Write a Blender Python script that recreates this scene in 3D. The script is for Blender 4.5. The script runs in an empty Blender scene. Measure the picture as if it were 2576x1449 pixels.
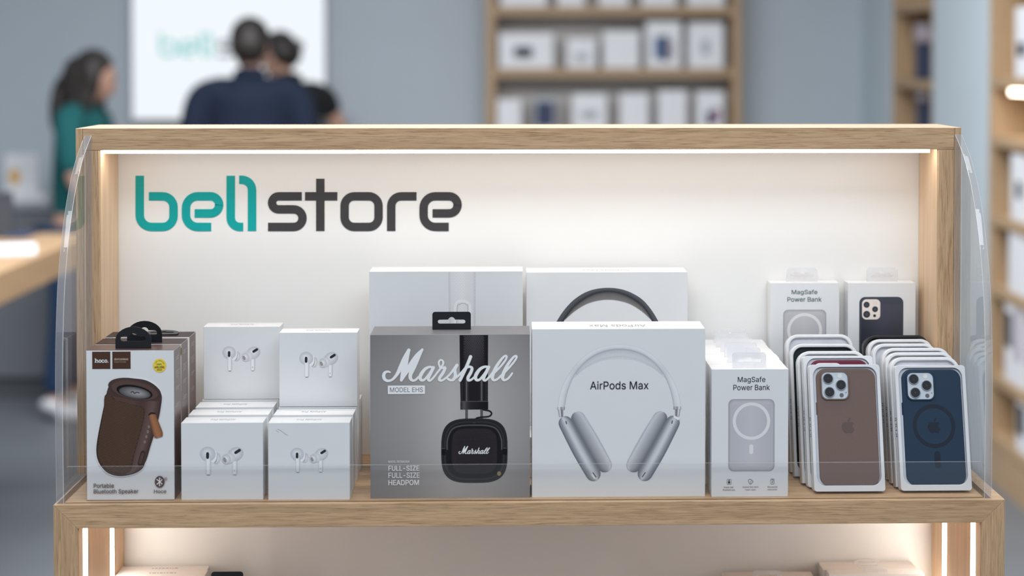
import bpy, bmesh, math, random, os
from mathutils import Vector, Matrix
from mathutils.geometry import delaunay_2d_cdt

# ------------------------------------------------------------------ camera, world, exposure
SC = bpy.context.scene
COL = SC.collection
W, H = 2576, 1449
FPX = 3990.0
YAW, PITCH = math.radians(1.23), math.radians(1.2)
PPX, PPY = 1376.0, 234.0
CZ = 1.591
cam_d = bpy.data.cameras.new('camera')
cam = bpy.data.objects.new('camera', cam_d)
COL.objects.link(cam)
SC.camera = cam
cam_d.sensor_width = 36.0
cam_d.lens = 36.0 * FPX / W
cam_d.shift_x = (W / 2 - PPX) / W
cam_d.shift_y = (PPY - H / 2) / W
cam.location = (0, 0, CZ)
cam.rotation_euler = (math.pi / 2 - PITCH, 0, -YAW)
cam_d.clip_start = 0.05
cam_d.clip_end = 60
cam_d.dof.use_dof = True
cam_d.dof.focus_distance = 2.10
cam_d.dof.aperture_fstop = 2.15

world = bpy.data.worlds.new('world')
SC.world = world
world.use_nodes = True
bgn = world.node_tree.nodes['Background']
bgn.inputs[0].default_value = (0.80, 0.89, 1.0, 1)
bgn.inputs[1].default_value = 0.36
SC.view_settings.view_transform = 'Standard'
SC.view_settings.look = 'None'
SC.view_settings.gamma = 1.0
SC.view_settings.use_curve_mapping = False
SC.view_settings.exposure = 0.0
SC.cycles.use_denoising = True
SC.cycles.max_bounces = 10
SC.cycles.transparent_max_bounces = 24
SC.cycles.sample_clamp_indirect = 6.0

def fill_lamp(loc, sx, sy, power, color):
    d = bpy.data.lights.new('fill_lamp', 'AREA')
    d.shape = 'RECTANGLE'; d.size = sx; d.size_y = sy
    d.energy = power; d.color = color
    o = bpy.data.objects.new('fill_lamp', d); COL.objects.link(o)
    o.location = loc
    return o
fill_lamp((0.05, 0.25, 3.0), 3.0, 1.2, 62, (0.90, 0.95, 1.0))  # unseen fill light, added to brighten the box fronts
fill_lamp((0.05, 2.1, 3.2), 2.4, 0.5, 14, (1.0, 0.97, 0.93))  # added fill from above for the header, shelf and box tops
fill_lamp((-0.5, 4.3, 3.2), 3.6, 1.2, 225, (0.94, 0.97, 1.0))  # added fill that lifts the rear of the room, no fixture seen

# pixel -> point helpers
FWD = Vector((math.sin(YAW) * math.cos(PITCH), math.cos(YAW) * math.cos(PITCH), -math.sin(PITCH)))
RGT = Vector((math.cos(YAW), -math.sin(YAW), 0))
UPV = RGT.cross(FWD)
CAM = Vector((0, 0, CZ))
def ray(px, py):
    return FWD * FPX + RGT * (px - PPX) + UPV * (PPY - py)
def at_y(px, py, y):
    d = ray(px, py); return CAM + d * ((y - CAM.y) / d.y)
def at_z(px, py, z):
    d = ray(px, py); return CAM + d * ((z - CAM.z) / d.z)
def at_x(px, py, x):
    d = ray(px, py); return CAM + d * ((x - CAM.x) / d.x)
def proj(p):
    q = Vector(p) - CAM
    dz = q.dot(FWD)
    return PPX + q.dot(RGT) / dz * FPX, PPY - q.dot(UPV) / dz * FPX

# ------------------------------------------------------------------ materials
def lin1(c):
    c /= 255.0
    return c / 12.92 if c <= 0.04045 else ((c + 0.055) / 1.055) ** 2.4
def lin(r, g, b):
    return (lin1(r), lin1(g), lin1(b))
def mat_new(name):
    m = bpy.data.materials.new(name); m.use_nodes = True
    nt = m.node_tree
    return m, nt, nt.nodes['Principled BSDF']
def plain(name, col, rough=0.5, metal=0.0, spec=0.5, noise=0.04, nscale=60, bump=0.0, coat=0.0, sss=0.0):
    m, nt, b = mat_new(name)
    n = nt.nodes.new('ShaderNodeTexNoise'); n.inputs['Scale'].default_value = nscale
    n.inputs['Detail'].default_value = 4
    tc = nt.nodes.new('ShaderNodeTexCoord')
    nt.links.new(tc.outputs['Object'], n.inputs['Vector'])
    r = nt.nodes.new('ShaderNodeValToRGB')
    r.color_ramp.elements[0].position = 0.3; r.color_ramp.elements[1].position = 0.7
    r.color_ramp.elements[0].color = (*[c * (1 - noise) for c in col], 1)
    r.color_ramp.elements[1].color = (*[min(1, c * (1 + noise)) for c in col], 1)
    nt.links.new(n.outputs['Fac'], r.inputs['Fac'])
    nt.links.new(r.outputs['Color'], b.inputs['Base Color'])
    b.inputs['Roughness'].default_value = rough
    b.inputs['Metallic'].default_value = metal
    b.inputs['Specular IOR Level'].default_value = spec
    b.inputs['Coat Weight'].default_value = coat
    b.inputs['Coat Roughness'].default_value = 0.08
    if sss:
        b.inputs['Subsurface Weight'].default_value = sss
        b.inputs['Subsurface Radius'].default_value = (0.004, 0.003, 0.002)
    if bump:
        bp = nt.nodes.new('ShaderNodeBump'); bp.inputs['Strength'].default_value = bump
        bp.inputs['Distance'].default_value = 0.001
        nt.links.new(n.outputs['Fac'], bp.inputs['Height'])
        nt.links.new(bp.outputs['Normal'], b.inputs['Normal'])
    return m
def emit(name, col, strength):
    m = bpy.data.materials.new(name); m.use_nodes = True
    nt = m.node_tree; nt.nodes.remove(nt.nodes['Principled BSDF'])
    e = nt.nodes.new('ShaderNodeEmission')
    e.inputs[0].default_value = (*col, 1); e.inputs[1].default_value = strength
    nt.links.new(e.outputs[0], nt.nodes['Material Output'].inputs[0])
    return m
def wood(name, axis, light, dark, seed=0.0, pore=0.70):
    m, nt, b = mat_new(name)
    tc = nt.nodes.new('ShaderNodeTexCoord')
    def noise(al, ac, detail, dist=0.0, off=0.0):
        mp = nt.nodes.new('ShaderNodeMapping')
        s = [ac, ac, ac]; s['xyz'.index(axis)] = al
        mp.inputs['Scale'].default_value = s
        mp.inputs['Location'].default_value = (seed + off, seed * 1.7 + off, seed * 0.6)
        nt.links.new(tc.outputs['Object'], mp.inputs['Vector'])
        n = nt.nodes.new('ShaderNodeTexNoise'); n.inputs['Scale'].default_value = 1.0
        n.inputs['Detail'].default_value = detail; n.inputs['Distortion'].default_value = dist
        nt.links.new(mp.outputs[0], n.inputs['Vector'])
        return n
    n1 = noise(13, 400, 4, 1.2)       # growth bands
    n2 = noise(30, 950, 3, 0.4, 3)   # short dark pores
    n3 = noise(3.0, 60, 3, 0.8, 7)   # broad tone
    r1 = nt.nodes.new('ShaderNodeValToRGB')
    r1.color_ramp.elements[0].position = 0.34; r1.color_ramp.elements[1].position = 0.62
    r1.color_ramp.elements[0].color = (*dark, 1); r1.color_ramp.elements[1].color = (*light, 1)
    nt.links.new(n1.outputs['Fac'], r1.inputs['Fac'])
    r2 = nt.nodes.new('ShaderNodeValToRGB')
    r2.color_ramp.elements[0].position = 0.36; r2.color_ramp.elements[1].position = 0.46
    r2.color_ramp.elements[0].color = (pore, pore * 0.965, pore * 0.93, 1); r2.color_ramp.elements[1].color = (1, 1, 1, 1)
    nt.links.new(n2.outputs['Fac'], r2.inputs['Fac'])
    r3 = nt.nodes.new('ShaderNodeValToRGB')
    r3.color_ramp.elements[0].position = 0.3; r3.color_ramp.elements[1].position = 0.7
    r3.color_ramp.elements[0].color = (0.88, 0.87, 0.86, 1); r3.color_ramp.elements[1].color = (1.06, 1.06, 1.06, 1)
    nt.links.new(n3.outputs['Fac'], r3.inputs['Fac'])
    m1 = nt.nodes.new('ShaderNodeMixRGB'); m1.blend_type = 'MULTIPLY'; m1.inputs[0].default_value = 1
    m2 = nt.nodes.new('ShaderNodeMixRGB'); m2.blend_type = 'MULTIPLY'; m2.inputs[0].default_value = 1
    nt.links.new(r1.outputs[0], m1.inputs[1]); nt.links.new(r2.outputs[0], m1.inputs[2])
    nt.links.new(m1.outputs[0], m2.inputs[1]); nt.links.new(r3.outputs[0], m2.inputs[2])
    nt.links.new(m2.outputs[0], b.inputs['Base Color'])
    b.inputs['Roughness'].default_value = 0.48
    b.inputs['Specular IOR Level'].default_value = 0.35
    bp = nt.nodes.new('ShaderNodeBump'); bp.inputs['Strength'].default_value = 0.12
    bp.inputs['Distance'].default_value = 0.0006
    nt.links.new(n2.outputs['Fac'], bp.inputs['Height']); nt.links.new(bp.outputs[0], b.inputs['Normal'])
    return m
def acrylic(name, tint, base_fac, haze=0.0, hazecol=(0.8, 0.8, 0.8)):
    m = bpy.data.materials.new(name); m.use_nodes = True
    nt = m.node_tree; nt.nodes.remove(nt.nodes['Principled BSDF'])
    tr = nt.nodes.new('ShaderNodeBsdfTransparent'); tr.inputs[0].default_value = (*tint, 1)
    gl = nt.nodes.new('ShaderNodeBsdfGlossy'); gl.inputs['Roughness'].default_value = 0.02
    # Schlick reflectance of a thin clear sheet
    lw = nt.nodes.new('ShaderNodeLayerWeight'); lw.inputs['Blend'].default_value = 0.5
    pw = nt.nodes.new('ShaderNodeMath'); pw.operation = 'POWER'; pw.inputs[1].default_value = 5.0
    nt.links.new(lw.outputs['Facing'], pw.inputs[0])
    ad = nt.nodes.new('ShaderNodeMath'); ad.operation = 'MULTIPLY_ADD'; ad.use_clamp = True
    ad.inputs[1].default_value = 0.96; ad.inputs[2].default_value = 0.04 + base_fac
    nt.links.new(pw.outputs[0], ad.inputs[0])
    mx = nt.nodes.new('ShaderNodeMixShader')
    nt.links.new(ad.outputs[0], mx.inputs[0]); nt.links.new(tr.outputs[0], mx.inputs[1]); nt.links.new(gl.outputs[0], mx.inputs[2])
    out = mx.outputs[0]
    if haze:
        df = nt.nodes.new('ShaderNodeBsdfDiffuse'); df.inputs[0].default_value = (*hazecol, 1)
        m2 = nt.nodes.new('ShaderNodeMixShader'); m2.inputs[0].default_value = haze
        nt.links.new(out, m2.inputs[1]); nt.links.new(df.outputs[0], m2.inputs[2]); out = m2.outputs[0]
    nt.links.new(out, nt.nodes['Material Output'].inputs[0])
    return m
def ink_mat(name, rough=0.5, coat=0.0):
    m, nt, b = mat_new(name)
    a = nt.nodes.new('ShaderNodeAttribute'); a.attribute_name = 'Col'
    nt.links.new(a.outputs['Color'], b.inputs['Base Color'])
    b.inputs['Roughness'].default_value = rough
    b.inputs['Specular IOR Level'].default_value = 0.2
    b.inputs['Coat Weight'].default_value = coat
    return m

OAK_L, OAK_D = (0.70, 0.47, 0.275), (0.545, 0.35, 0.195)
M = {}
M['oak_x'] = wood('oak_grain_along_width', 'x', OAK_L, OAK_D, 1.3)
M['oak_z'] = wood('oak_grain_upright', 'z', OAK_L, OAK_D, 4.1)
M['oak_y'] = wood('oak_grain_along_depth', 'y', OAK_L, OAK_D, 6.2)
M['oak_in'] = wood('oak_inner_lit', 'z', (0.80, 0.585, 0.385), (0.77, 0.555, 0.36), 2.6, 0.94)  # lighter, warmer oak: LED glow put into the inner faces' colour
M['white_panel'] = plain('white_laminate', (0.88, 0.87, 0.85), 0.5, noise=0.01, nscale=4)
M['card'] = plain('white_card', (0.84, 0.845, 0.85), 0.42, noise=0.008, nscale=30, spec=0.4)
M['card_warm'] = plain('warm_white_card', (0.82, 0.81, 0.80), 0.45, noise=0.008, nscale=30)
M['plastic_white'] = plain('white_moulded_plastic', (0.80, 0.805, 0.82), 0.32, noise=0.01)
M['plastic_black'] = plain('black_plastic', (0.010, 0.011, 0.014), 0.35, noise=0.1)
M['brown_card'] = plain('brown_gloss_card', lin(102, 82, 79), 0.30, noise=0.06, spec=0.6)
M['grey_card'] = plain('grey_metallic_card', lin(124, 122, 125), 0.40, metal=0.0, noise=0.02)
M['led'] = emit('warm_led_strip', (1.0, 0.925, 0.84), 12.0)
M['led_low'] = emit('warm_led_strip_lower', (1.0, 0.93, 0.85), 14.5)
M['acrylic'] = acrylic('clear_acrylic', (0.985, 0.985, 0.985), 0.0)
M['acrylic_edge'] = acrylic('acrylic_edge_painted_glow', (0.90, 0.90, 0.91), 0.05, haze=0.20, hazecol=(0.86, 0.84, 0.84))  # pale diffuse share paints the light piped out at the edges
M['acrylic_arris_glint'] = acrylic('acrylic_arris_painted_glint', (0.9, 0.9, 0.9), 0.12, haze=0.62, hazecol=(0.95, 0.94, 0.95))  # edge highlight painted as near-white diffuse on the bevels
M['clear_film'] = acrylic('clear_plastic_film', (0.99, 0.99, 0.99), 0.0, haze=0.012)
M['frost_film'] = acrylic('frosted_plastic_tab', (0.97, 0.97, 0.98), 0.02, haze=0.26, hazecol=(0.95, 0.95, 0.96))
M['ink'] = ink_mat('printed_ink', 0.42)
M['teal_vinyl'] = plain('teal_vinyl_letter', (0.0, 0.38, 0.37), 0.4, noise=0.03)
M['charcoal_vinyl'] = plain('charcoal_vinyl_letter', (0.050, 0.047, 0.049), 0.4, noise=0.05)

# ------------------------------------------------------------------ object helpers
def link(name, me, parent=None, mats=None, loc=None):
    o = bpy.data.objects.new(name, me); COL.objects.link(o)
    if parent is not None: o.parent = parent
    if loc is not None: o.location = loc
    if mats is not None and me is not None and len(me.materials) == 0:
        for m in (mats if isinstance(mats, (list, tuple)) else [mats]): me.materials.append(m)
    return o
def thing(name, label, cat, loc=(0, 0, 0), rot=(0, 0, 0), group=None):
    o = bpy.data.objects.new(name, None); COL.objects.link(o)
    o.empty_display_size = 0.05
    o.location = loc; o.rotation_euler = rot
    o['label'] = label; o['category'] = cat
    if group: o['group'] = group
    return o
def tag(o, label, cat, group=None):
    o['label'] = label; o['category'] = cat
    if group: o['group'] = group
    return o
def structure(o, label=None, cat=None):
    o['kind'] = 'structure'
    if label: o['label'] = label
    if cat: o['category'] = cat
    return o
def bm_mesh(bm, name, smooth=False):
    bmesh.ops.recalc_face_normals(bm, faces=bm.faces)
    me = bpy.data.meshes.new(name); bm.to_mesh(me); bm.free()
    if smooth:
        for p in me.polygons: p.use_smooth = True
    return me
_cache = {}
def box_mesh(x0, x1, y0, y1, z0, z1, bev=0.0, seg=2):
    k = tuple(round(v, 5) for v in (x0, x1, y0, y1, z0, z1, bev)) + (seg,)
    bm = bmesh.new()
    bmesh.ops.create_cube(bm, size=1.0)
    for v in bm.verts:
        v.co = Vector(((x0 + x1) / 2 + v.co.x * (x1 - x0), (y0 + y1) / 2 + v.co.y * (y1 - y0), (z0 + z1) / 2 + v.co.z * (z1 - z0)))
    if bev:
        bmesh.ops.bevel(bm, geom=list(bm.edges), offset=bev, segments=seg, affect='EDGES', profile=0.5)
    return bm_mesh(bm, 'box')
def box(name, x0, x1, y0, y1, z0, z1, mat, parent=None, bev=0.0, seg=2):
    return link(name, box_mesh(x0, x1, y0, y1, z0, z1, bev, seg), parent, mat)
def prism_mesh(poly, axis, a0, a1, bev=0.0):
    """polygon in the two other axes, extruded along axis from a0 to a1"""
    bm = bmesh.new()
    def mk(p, a):
        if axis == 'x': return (a, p[0], p[1])
        if axis == 'y': return (p[0], a, p[1])
        return (p[0], p[1], a)
    v0 = [bm.verts.new(mk(p, a0)) for p in poly]; v1 = [bm.verts.new(mk(p, a1)) for p in poly]
    bm.faces.new(v0); bm.faces.new(v1[::-1])
    n = len(poly)
    for i in range(n):
        bm.faces.new((v0[i], v0[(i + 1) % n], v1[(i + 1) % n], v1[i]))
    bmesh.ops.recalc_face_normals(bm, faces=bm.faces)
    if bev:
        bmesh.ops.bevel(bm, geom=list(bm.edges), offset=bev, segments=2, affect='EDGES', profile=0.5)
    return bm_mesh(bm, 'prism')
def rrect(x0, x1, z0, z1, r, n=6, corners=(1, 1, 1, 1)):
    """rounded rectangle outline; corners order: top right, top left, bottom left, bottom right"""
    pts = []
    cs = [(x1 - r, z1 - r, 0, x1, z1), (x0 + r, z1 - r, 90, x0, z1), (x0 + r, z0 + r, 180, x0, z0), (x1 - r, z0 + r, 270, x1, z0)]
    for (cx, cz, a, kx, kz), on in zip(cs, corners):
        if not on or r <= 0:
            pts.append((kx, kz)); continue
        for i in range(n + 1):
            t = math.radians(a + 90.0 * i / n)
            pts.append((cx + r * math.cos(t), cz + r * math.sin(t)))
    return pts
def ellipse(cx, cz, rx, rz, n=28, rot=0.0):
    c, s = math.cos(rot), math.sin(rot)
    out = []
    for i in range(n):
        t = 2 * math.pi * i / n
        a, b = rx * math.cos(t), rz * math.sin(t)
        out.append((cx + a * c - b * s, cz + a * s + b * c))
    return out
def plate_mesh(outlines, y0, y1, bev=0.0):
    """flat plate in the xz plane, first outline is the outside, the others are holes"""
    cu = bpy.data.curves.new('plate', 'CURVE'); cu.dimensions = '2D'; cu.fill_mode = 'BOTH'
    for pts in outlines:
        sp = cu.splines.new('POLY'); sp.points.add(len(pts) - 1)
        for p, (x, z) in zip(sp.points, pts): p.co = (x, z, 0, 1)
        sp.use_cyclic_u = True
    cu.extrude = max(1e-6, (y1 - y0) / 2 - bev)
    if bev:
        cu.bevel_depth = bev; cu.bevel_resolution = 1; cu.offset = -bev
    ob = bpy.data.objects.new('plate', cu)
    me = bpy.data.meshes.new_from_object(ob)
    bpy.data.objects.remove(ob); bpy.data.curves.remove(cu)
    ym = (y0 + y1) / 2
    bm = bmesh.new(); bm.from_mesh(me); bpy.data.meshes.remove(me)
    for v in bm.verts:
        x, z, y = v.co
        v.co = (x, ym + y, z)
    bmesh.ops.remove_doubles(bm, verts=bm.verts, dist=1e-6)
    return bm_mesh(bm, 'plate')
def plate(name, outlines, y0, y1, mat, parent=None, bev=0.0):
    return link(name, plate_mesh(outlines, y0, y1, bev), parent, mat)
def tab_outlines(cx, z0, w, h, r, round_top=False):
    if round_top:
        out = [(cx - w / 2, z0), (cx + w / 2, z0), (cx + w / 2, z0 + h * 0.38)]
        for i in range(1, 14):
            t = math.pi * i / 14
            out.append((cx + w / 2 * math.cos(t), z0 + h * 0.38 + h * 0.62 * math.sin(t)))
        out.append((cx - w / 2, z0 + h * 0.38))
    else:
        out = rrect(cx - w / 2, cx + w / 2, z0, z0 + h, r, 5, (1, 1, 0, 0))
    hw, hh, zc = w * 0.36, h * 0.11, z0 + h * 0.45
    hole = []
    def arc(ax, az, rr, a0, a1, n):
        for i in range(n + 1):
            t = math.radians(a0 + (a1 - a0) * i / n)
            hole.append((ax + rr * math.cos(t), az + rr * math.sin(t)))
    arc(cx + hw - hh, zc, hh, -90, 90, 5)
    arc(cx, zc + hh * 0.6, hh * 1.75, 15, 165, 7)
    arc(cx - hw + hh, zc, hh, 90, 270, 5)
    return [out, hole]

# ------------------------------------------------------------------ flat print
FACE = lin(192, 199, 209)
def ink(r, g, b, ref=FACE, alb=0.845):
    return tuple(max(0.0, min(0.95, c / f * alb)) for c, f in zip(lin(r, g, b), ref))
try:
    INTER = bpy.data.fonts.load(os.path.join(bpy.utils.resource_path('LOCAL'), 'datafiles', 'fonts', 'Inter.woff2'))
except Exception:
    INTER = None
_glyph = {}
def fill_loops(loops):
    vs, fs = [], []
    # triangulate contour by contour cluster, keep the triangles with a non-zero winding number
    loops.sort(key=lambda l: min(q[0] for q in l))
    groups = []
    for l in loops:
        a, b = min(q[0] for q in l), max(q[0] for q in l)
        if groups and a <= groups[-1][1]: groups[-1][0].append(l); groups[-1][1] = max(groups[-1][1], b)
        else: groups.append([[l], b])
    for ls, _ in groups:
        iv = [Vector(q) for l in ls for q in l]; ie = []; o_ = 0
        for l in ls:
            n = len(l); ie += [(o_ + i, o_ + (i + 1) % n) for i in range(n)]; o_ += n
        ov, oe, of = delaunay_2d_cdt(iv, ie, [], 0, 1e-6)[:3]
        b = len(vs); vs += [(v.x, v.y) for v in ov]
        for f in of:
            cx = sum(ov[i].x for i in f) / len(f); cy = sum(ov[i].y for i in f) / len(f)
            wn = 0
            for l in ls:
                for i in range(len(l)):
                    (xa, ya), (xb, yb) = l[i], l[(i + 1) % len(l)]
                    side = (xb - xa) * (cy - ya) - (cx - xa) * (yb - ya)
                    if ya <= cy < yb and side > 0: wn += 1
                    elif yb <= cy < ya and side < 0: wn -= 1
            if wn: fs.append(tuple(i + b for i in f))
    return vs, fs
def text_polys(body, bold=0.0, spacing=1.0):
    """outlines of the lettering, every stroke contour filled on its own so that overlapping contours stay solid"""
    k = (body, spacing)
    if k in _glyph: return _glyph[k]
    cu = bpy.data.curves.new('t', 'FONT'); cu.body = body
    if INTER: cu.font = INTER
    cu.resolution_u = 4; cu.space_character = spacing
    ob = bpy.data.objects.new('t', cu); COL.objects.link(ob)
    dg = bpy.context.evaluated_depsgraph_get()
    cv = ob.evaluated_get(dg).to_curve(dg)
    loops = []
    for sp in cv.splines:
        pts = []
        if sp.type == 'BEZIER':
            bp = sp.bezier_points; n = len(bp)
            for i in range(n):
                a, b = bp[i], bp[(i + 1) % n]
                p0, p1, p2, p3 = a.co, a.handle_right, b.handle_left, b.co
                straight = abs((p1 - p0).cross(p3 - p0).z) < 1e-7 and abs((p2 - p0).cross(p3 - p0).z) < 1e-7
                steps = 1 if straight else 4
                for s in range(steps):
                    t = s / steps; u = 1 - t
                    q = p0 * u ** 3 + p1 * 3 * u * u * t + p2 * 3 * u * t * t + p3 * t ** 3
                    if not pts or abs(q.x - pts[-1][0]) + abs(q.y - pts[-1][1]) > 1e-5: pts.append((q.x, q.y))
        else:
            pts = [(q.co.x, q.co.y) for q in sp.points]
        if len(pts) > 2 and abs(pts[0][0] - pts[-1][0]) + abs(pts[0][1] - pts[-1][1]) < 1e-5: pts.pop()
        if len(pts) > 2: loops.append(pts)
    ob.to_curve_clear()
    bpy.data.objects.remove(ob); bpy.data.curves.remove(cu)
    vs, fs = fill_loops(loops)
    _glyph[k] = (vs, fs)
    return _glyph[k]
def catmull(pts, sub=6, closed=False):
    n = len(pts); out = []
    rng = n if closed else n - 1
    for i in range(rng):
        p = [pts[(i + k) % n] if closed else pts[min(max(i + k, 0), n - 1)] for k in (-1, 0, 1, 2)]
        for s in range(sub):
            t = s / sub
            out.append(tuple(0.5 * (2 * p[1][d] + (p[2][d] - p[0][d]) * t + (2 * p[0][d] - 5 * p[1][d] + 4 * p[2][d] - p[3][d]) * t * t
                                    + (3 * p[1][d] - p[0][d] - 3 * p[2][d] + p[3][d]) * t ** 3) for d in range(len(pts[0]))))
    if not closed: out.append(tuple(pts[-1]))
    return out
def resample(pts, n):
    L = [0.0]
    for a, b in zip(pts, pts[1:]): L.append(L[-1] + math.hypot(b[0] - a[0], b[1] - a[1]))
    out = []; j = 0
    for i in range(n):
        t = L[-1] * i / (n - 1)
        while j < len(L) - 2 and L[j + 1] < t: j += 1
        s = 0 if L[j + 1] == L[j] else (t - L[j]) / (L[j + 1] - L[j])
        out.append(tuple(a + (b - a) * s for a, b in zip(pts[j], pts[j + 1])))
    return out
def ramp_at(ramp, u):
    if u <= ramp[0][0]: return ramp[0][1]
    for (a, ca), (b, cb) in zip(ramp, ramp[1:]):
        if u <= b:
            t = (u - a) / (b - a) if b > a else 0
            return tuple(x + (y - x) * t for x, y in zip(ca, cb))
    return ramp[-1][1]
class Print:
    """flat printed artwork lying on a face; pixel frame (xl,xr,yt,yb) maps on to w x h"""
    def __init__(s, rect, w, h, orig, U=(1, 0, 0), V=(0, 0, 1), N=(0, -1, 0), start=0.00012, step=0.00003):
        s.rect, s.w, s.h = rect, w, h
        s.o, s.U, s.V, s.N = Vector(orig), Vector(U), Vector(V), Vector(N)
        s.vs, s.fs, s.cs = [], [], []
        s.T = (0, 0, 1.0); s.off = start; s.step = step
    def zoom(s, ox, oy, k): s.T = (ox, oy, k); return s
    def map(s, p):
        px, py = p[0] / s.T[2] + s.T[0], p[1] / s.T[2] + s.T[1]
        xl, xr, yt, yb = s.rect
        return s.o + s.U * ((px - xl) / (xr - xl) * s.w) + s.V * ((yb - py) / (yb - yt) * s.h) + s.N * s.off
    def _add(s, pts, cols, faces):
        b = len(s.vs)
        s.vs += [s.map(p) for p in pts]; s.cs += cols
        s.fs += [tuple(i + b for i in f) for f in faces]
    def next(s): s.off += s.step
    def poly(s, pts, col):
        s.next(); s._add(pts, [col] * len(pts), [tuple(range(len(pts)))])
    def rect_(s, x0, y0, x1, y1, col): s.poly([(x0, y0), (x1, y0), (x1, y1), (x0, y1)], col)
    def ell(s, cx, cy, rx, ry, col, col2=None, rot=0.0, n=30, shift=(0, 0)):
        """ellipse; col at the rim, col2 at the (shifted) centre"""
        s.next(); col2 = col2 or col
        rings = 4 if col2 != col else 1
        pts = [(cx + shift[0], cy + shift[1])]; cols = [col2]; fs = []
        for k in range(1, rings + 1):
            t = k / rings
            for p in ellipse(cx + shift[0] * (1 - t), cy + shift[1] * (1 - t), rx * t, ry * t, n, rot):
                pts.append(p); cols.append(tuple(a + (b - a) * t for a, b in zip(col2, col)))
        for i in range(n):
            fs.append((0, 1 + i, 1 + (i + 1) % n))
            for k in range(1, rings):
                a, b = 1 + (k - 1) * n, 1 + k * n
                fs.append((a + i, b + i, b + (i + 1) % n, a + (i + 1) % n))
        s._add(pts, cols, fs)
    def strip(s, A, B, ramp, n=40, m=8, along=None):
        s.next()
        A, B = resample(A, n), resample(B, n)
        pts, cols, fs = [], [], []
        for i in range(n):
            k = along(i / (n - 1)) if along else 1.0
            for j in range(m + 1):
                u = j / m
                pts.append((A[i][0] + (B[i][0] - A[i][0]) * u, A[i][1] + (B[i][1] - A[i][1]) * u))
                cols.append(tuple(min(0.95, c * k) for c in ramp_at(ramp, u)))
        for i in range(n - 1):
            for j in range(m):
                a = i * (m + 1) + j
                fs.append((a, a + 1, a + m + 2, a + m + 1))
        s._add(pts, cols, fs)
    def stroke(s, pts, hw, col, sub=6, caps=True, ramp=None, closed=False, m=1, new=True):
        """ribbon along a smooth path; hw scalar or a list with one half width per point"""
        if new: s.next()
        if not isinstance(hw, (list, tuple)): hw = [hw] * len(pts)
        P = [(p[0], p[1], w) for p, w in zip(pts, hw)]
        P = catmull(P, sub, closed) if sub > 1 else P
        n = len(P)
        def tan(i):
            a = P[(i - 1) % n] if closed else P[max(i - 1, 0)]
            b = P[(i + 1) % n] if closed else P[min(i + 1, n - 1)]
            dx, dy = b[0] - a[0], b[1] - a[1]; L = math.hypot(dx, dy) or 1
            return dx / L, dy / L
        row = []
        if caps and not closed:
            tx, ty = tan(0); x, y, w = P[0]
            for k in range(4, 0, -1):
                a = math.pi / 2 * k / 4
                row.append((x - tx * w * math.sin(a), y - ty * w * math.sin(a), max(w * math.cos(a), w * 0.03), tx, ty))
        for i in range(n): row.append((*P[i], *tan(i)))
        if caps and not closed:
            tx, ty = tan(n - 1); x, y, w = P[-1]
            for k in range(1, 5):
                a = math.pi / 2 * k / 4
                row.append((x + tx * w * math.sin(a), y + ty * w * math.sin(a), max(w * math.cos(a), w * 0.03), tx, ty))
        V, C, F = [], [], []
        for x, y, w, tx, ty in row:
            for j in range(m + 1):
                u = -1 + 2 * j / m
                V.append((x + ty * w * u, y - tx * w * u)); C.append(ramp_at(ramp, u) if ramp else col)
        N = len(row)
        for i in range(N if closed else N - 1):
            for j in range(m):
                a, b = i * (m + 1) + j, ((i + 1) % N) * (m + 1) + j
                F.append((a, a + 1, b + 1, b))
        s._add(V, C, F)
    def union(s, tri, f, col):
        """ready triangulated outline, placed through f"""
        s.next(); s._add([f(*v) for v in tri[0]], [col] * len(tri[0]), tri[1])
    def text(s, body, x0, x1, ytop, ybot, col, bold=0.0, spacing=1.0):
        """fits the lettering's bounds into the given box"""
        s.next()
        vs, fs = text_polys(body, bold, spacing)
        if not vs: return
        ax, bx = min(v[0] for v in vs), max(v[0] for v in vs)
        ay, by = min(v[1] for v in vs), max(v[1] for v in vs)
        f = lambda v, dx, dy: (x0 + (v[0] - ax) / (bx - ax) * (x1 - x0) + dx, ybot - (v[1] - ay) / (by - ay) * (ybot - ytop) + dy)
        d = bold * 0.7 * (x1 - x0) / (bx - ax)
        for dx, dy in ([(0, 0)] if not bold else [(-d, -d), (d, -d), (-d, d), (d, d)]):
            s._add([f(v, dx, dy) for v in vs], [col] * len(vs), fs)
            s.off += s.step * 0.05
    def mesh(s):
        me = bpy.data.meshes.new('print'); me.from_pydata([tuple(v) for v in s.vs], [], s.fs)
        a = me.color_attributes.new('Col', 'FLOAT_COLOR', 'POINT')
        for i, c in enumerate(s.cs): a.data[i].color = (*c, 1)
        # make every face look along N
        me.update()
        flip = [p.index for p in me.polygons if p.normal.dot(s.N) < 0]
        if flip:
            bm = bmesh.new(); bm.from_mesh(me); bm.faces.ensure_lookup_table()
            bmesh.ops.reverse_faces(bm, faces=[bm.faces[i] for i in flip]); bm.to_mesh(me); bm.free()
        me.materials.append(M['ink'])
        return me
    def build(s, name, parent): return link(name, s.mesh(), parent)
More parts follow.
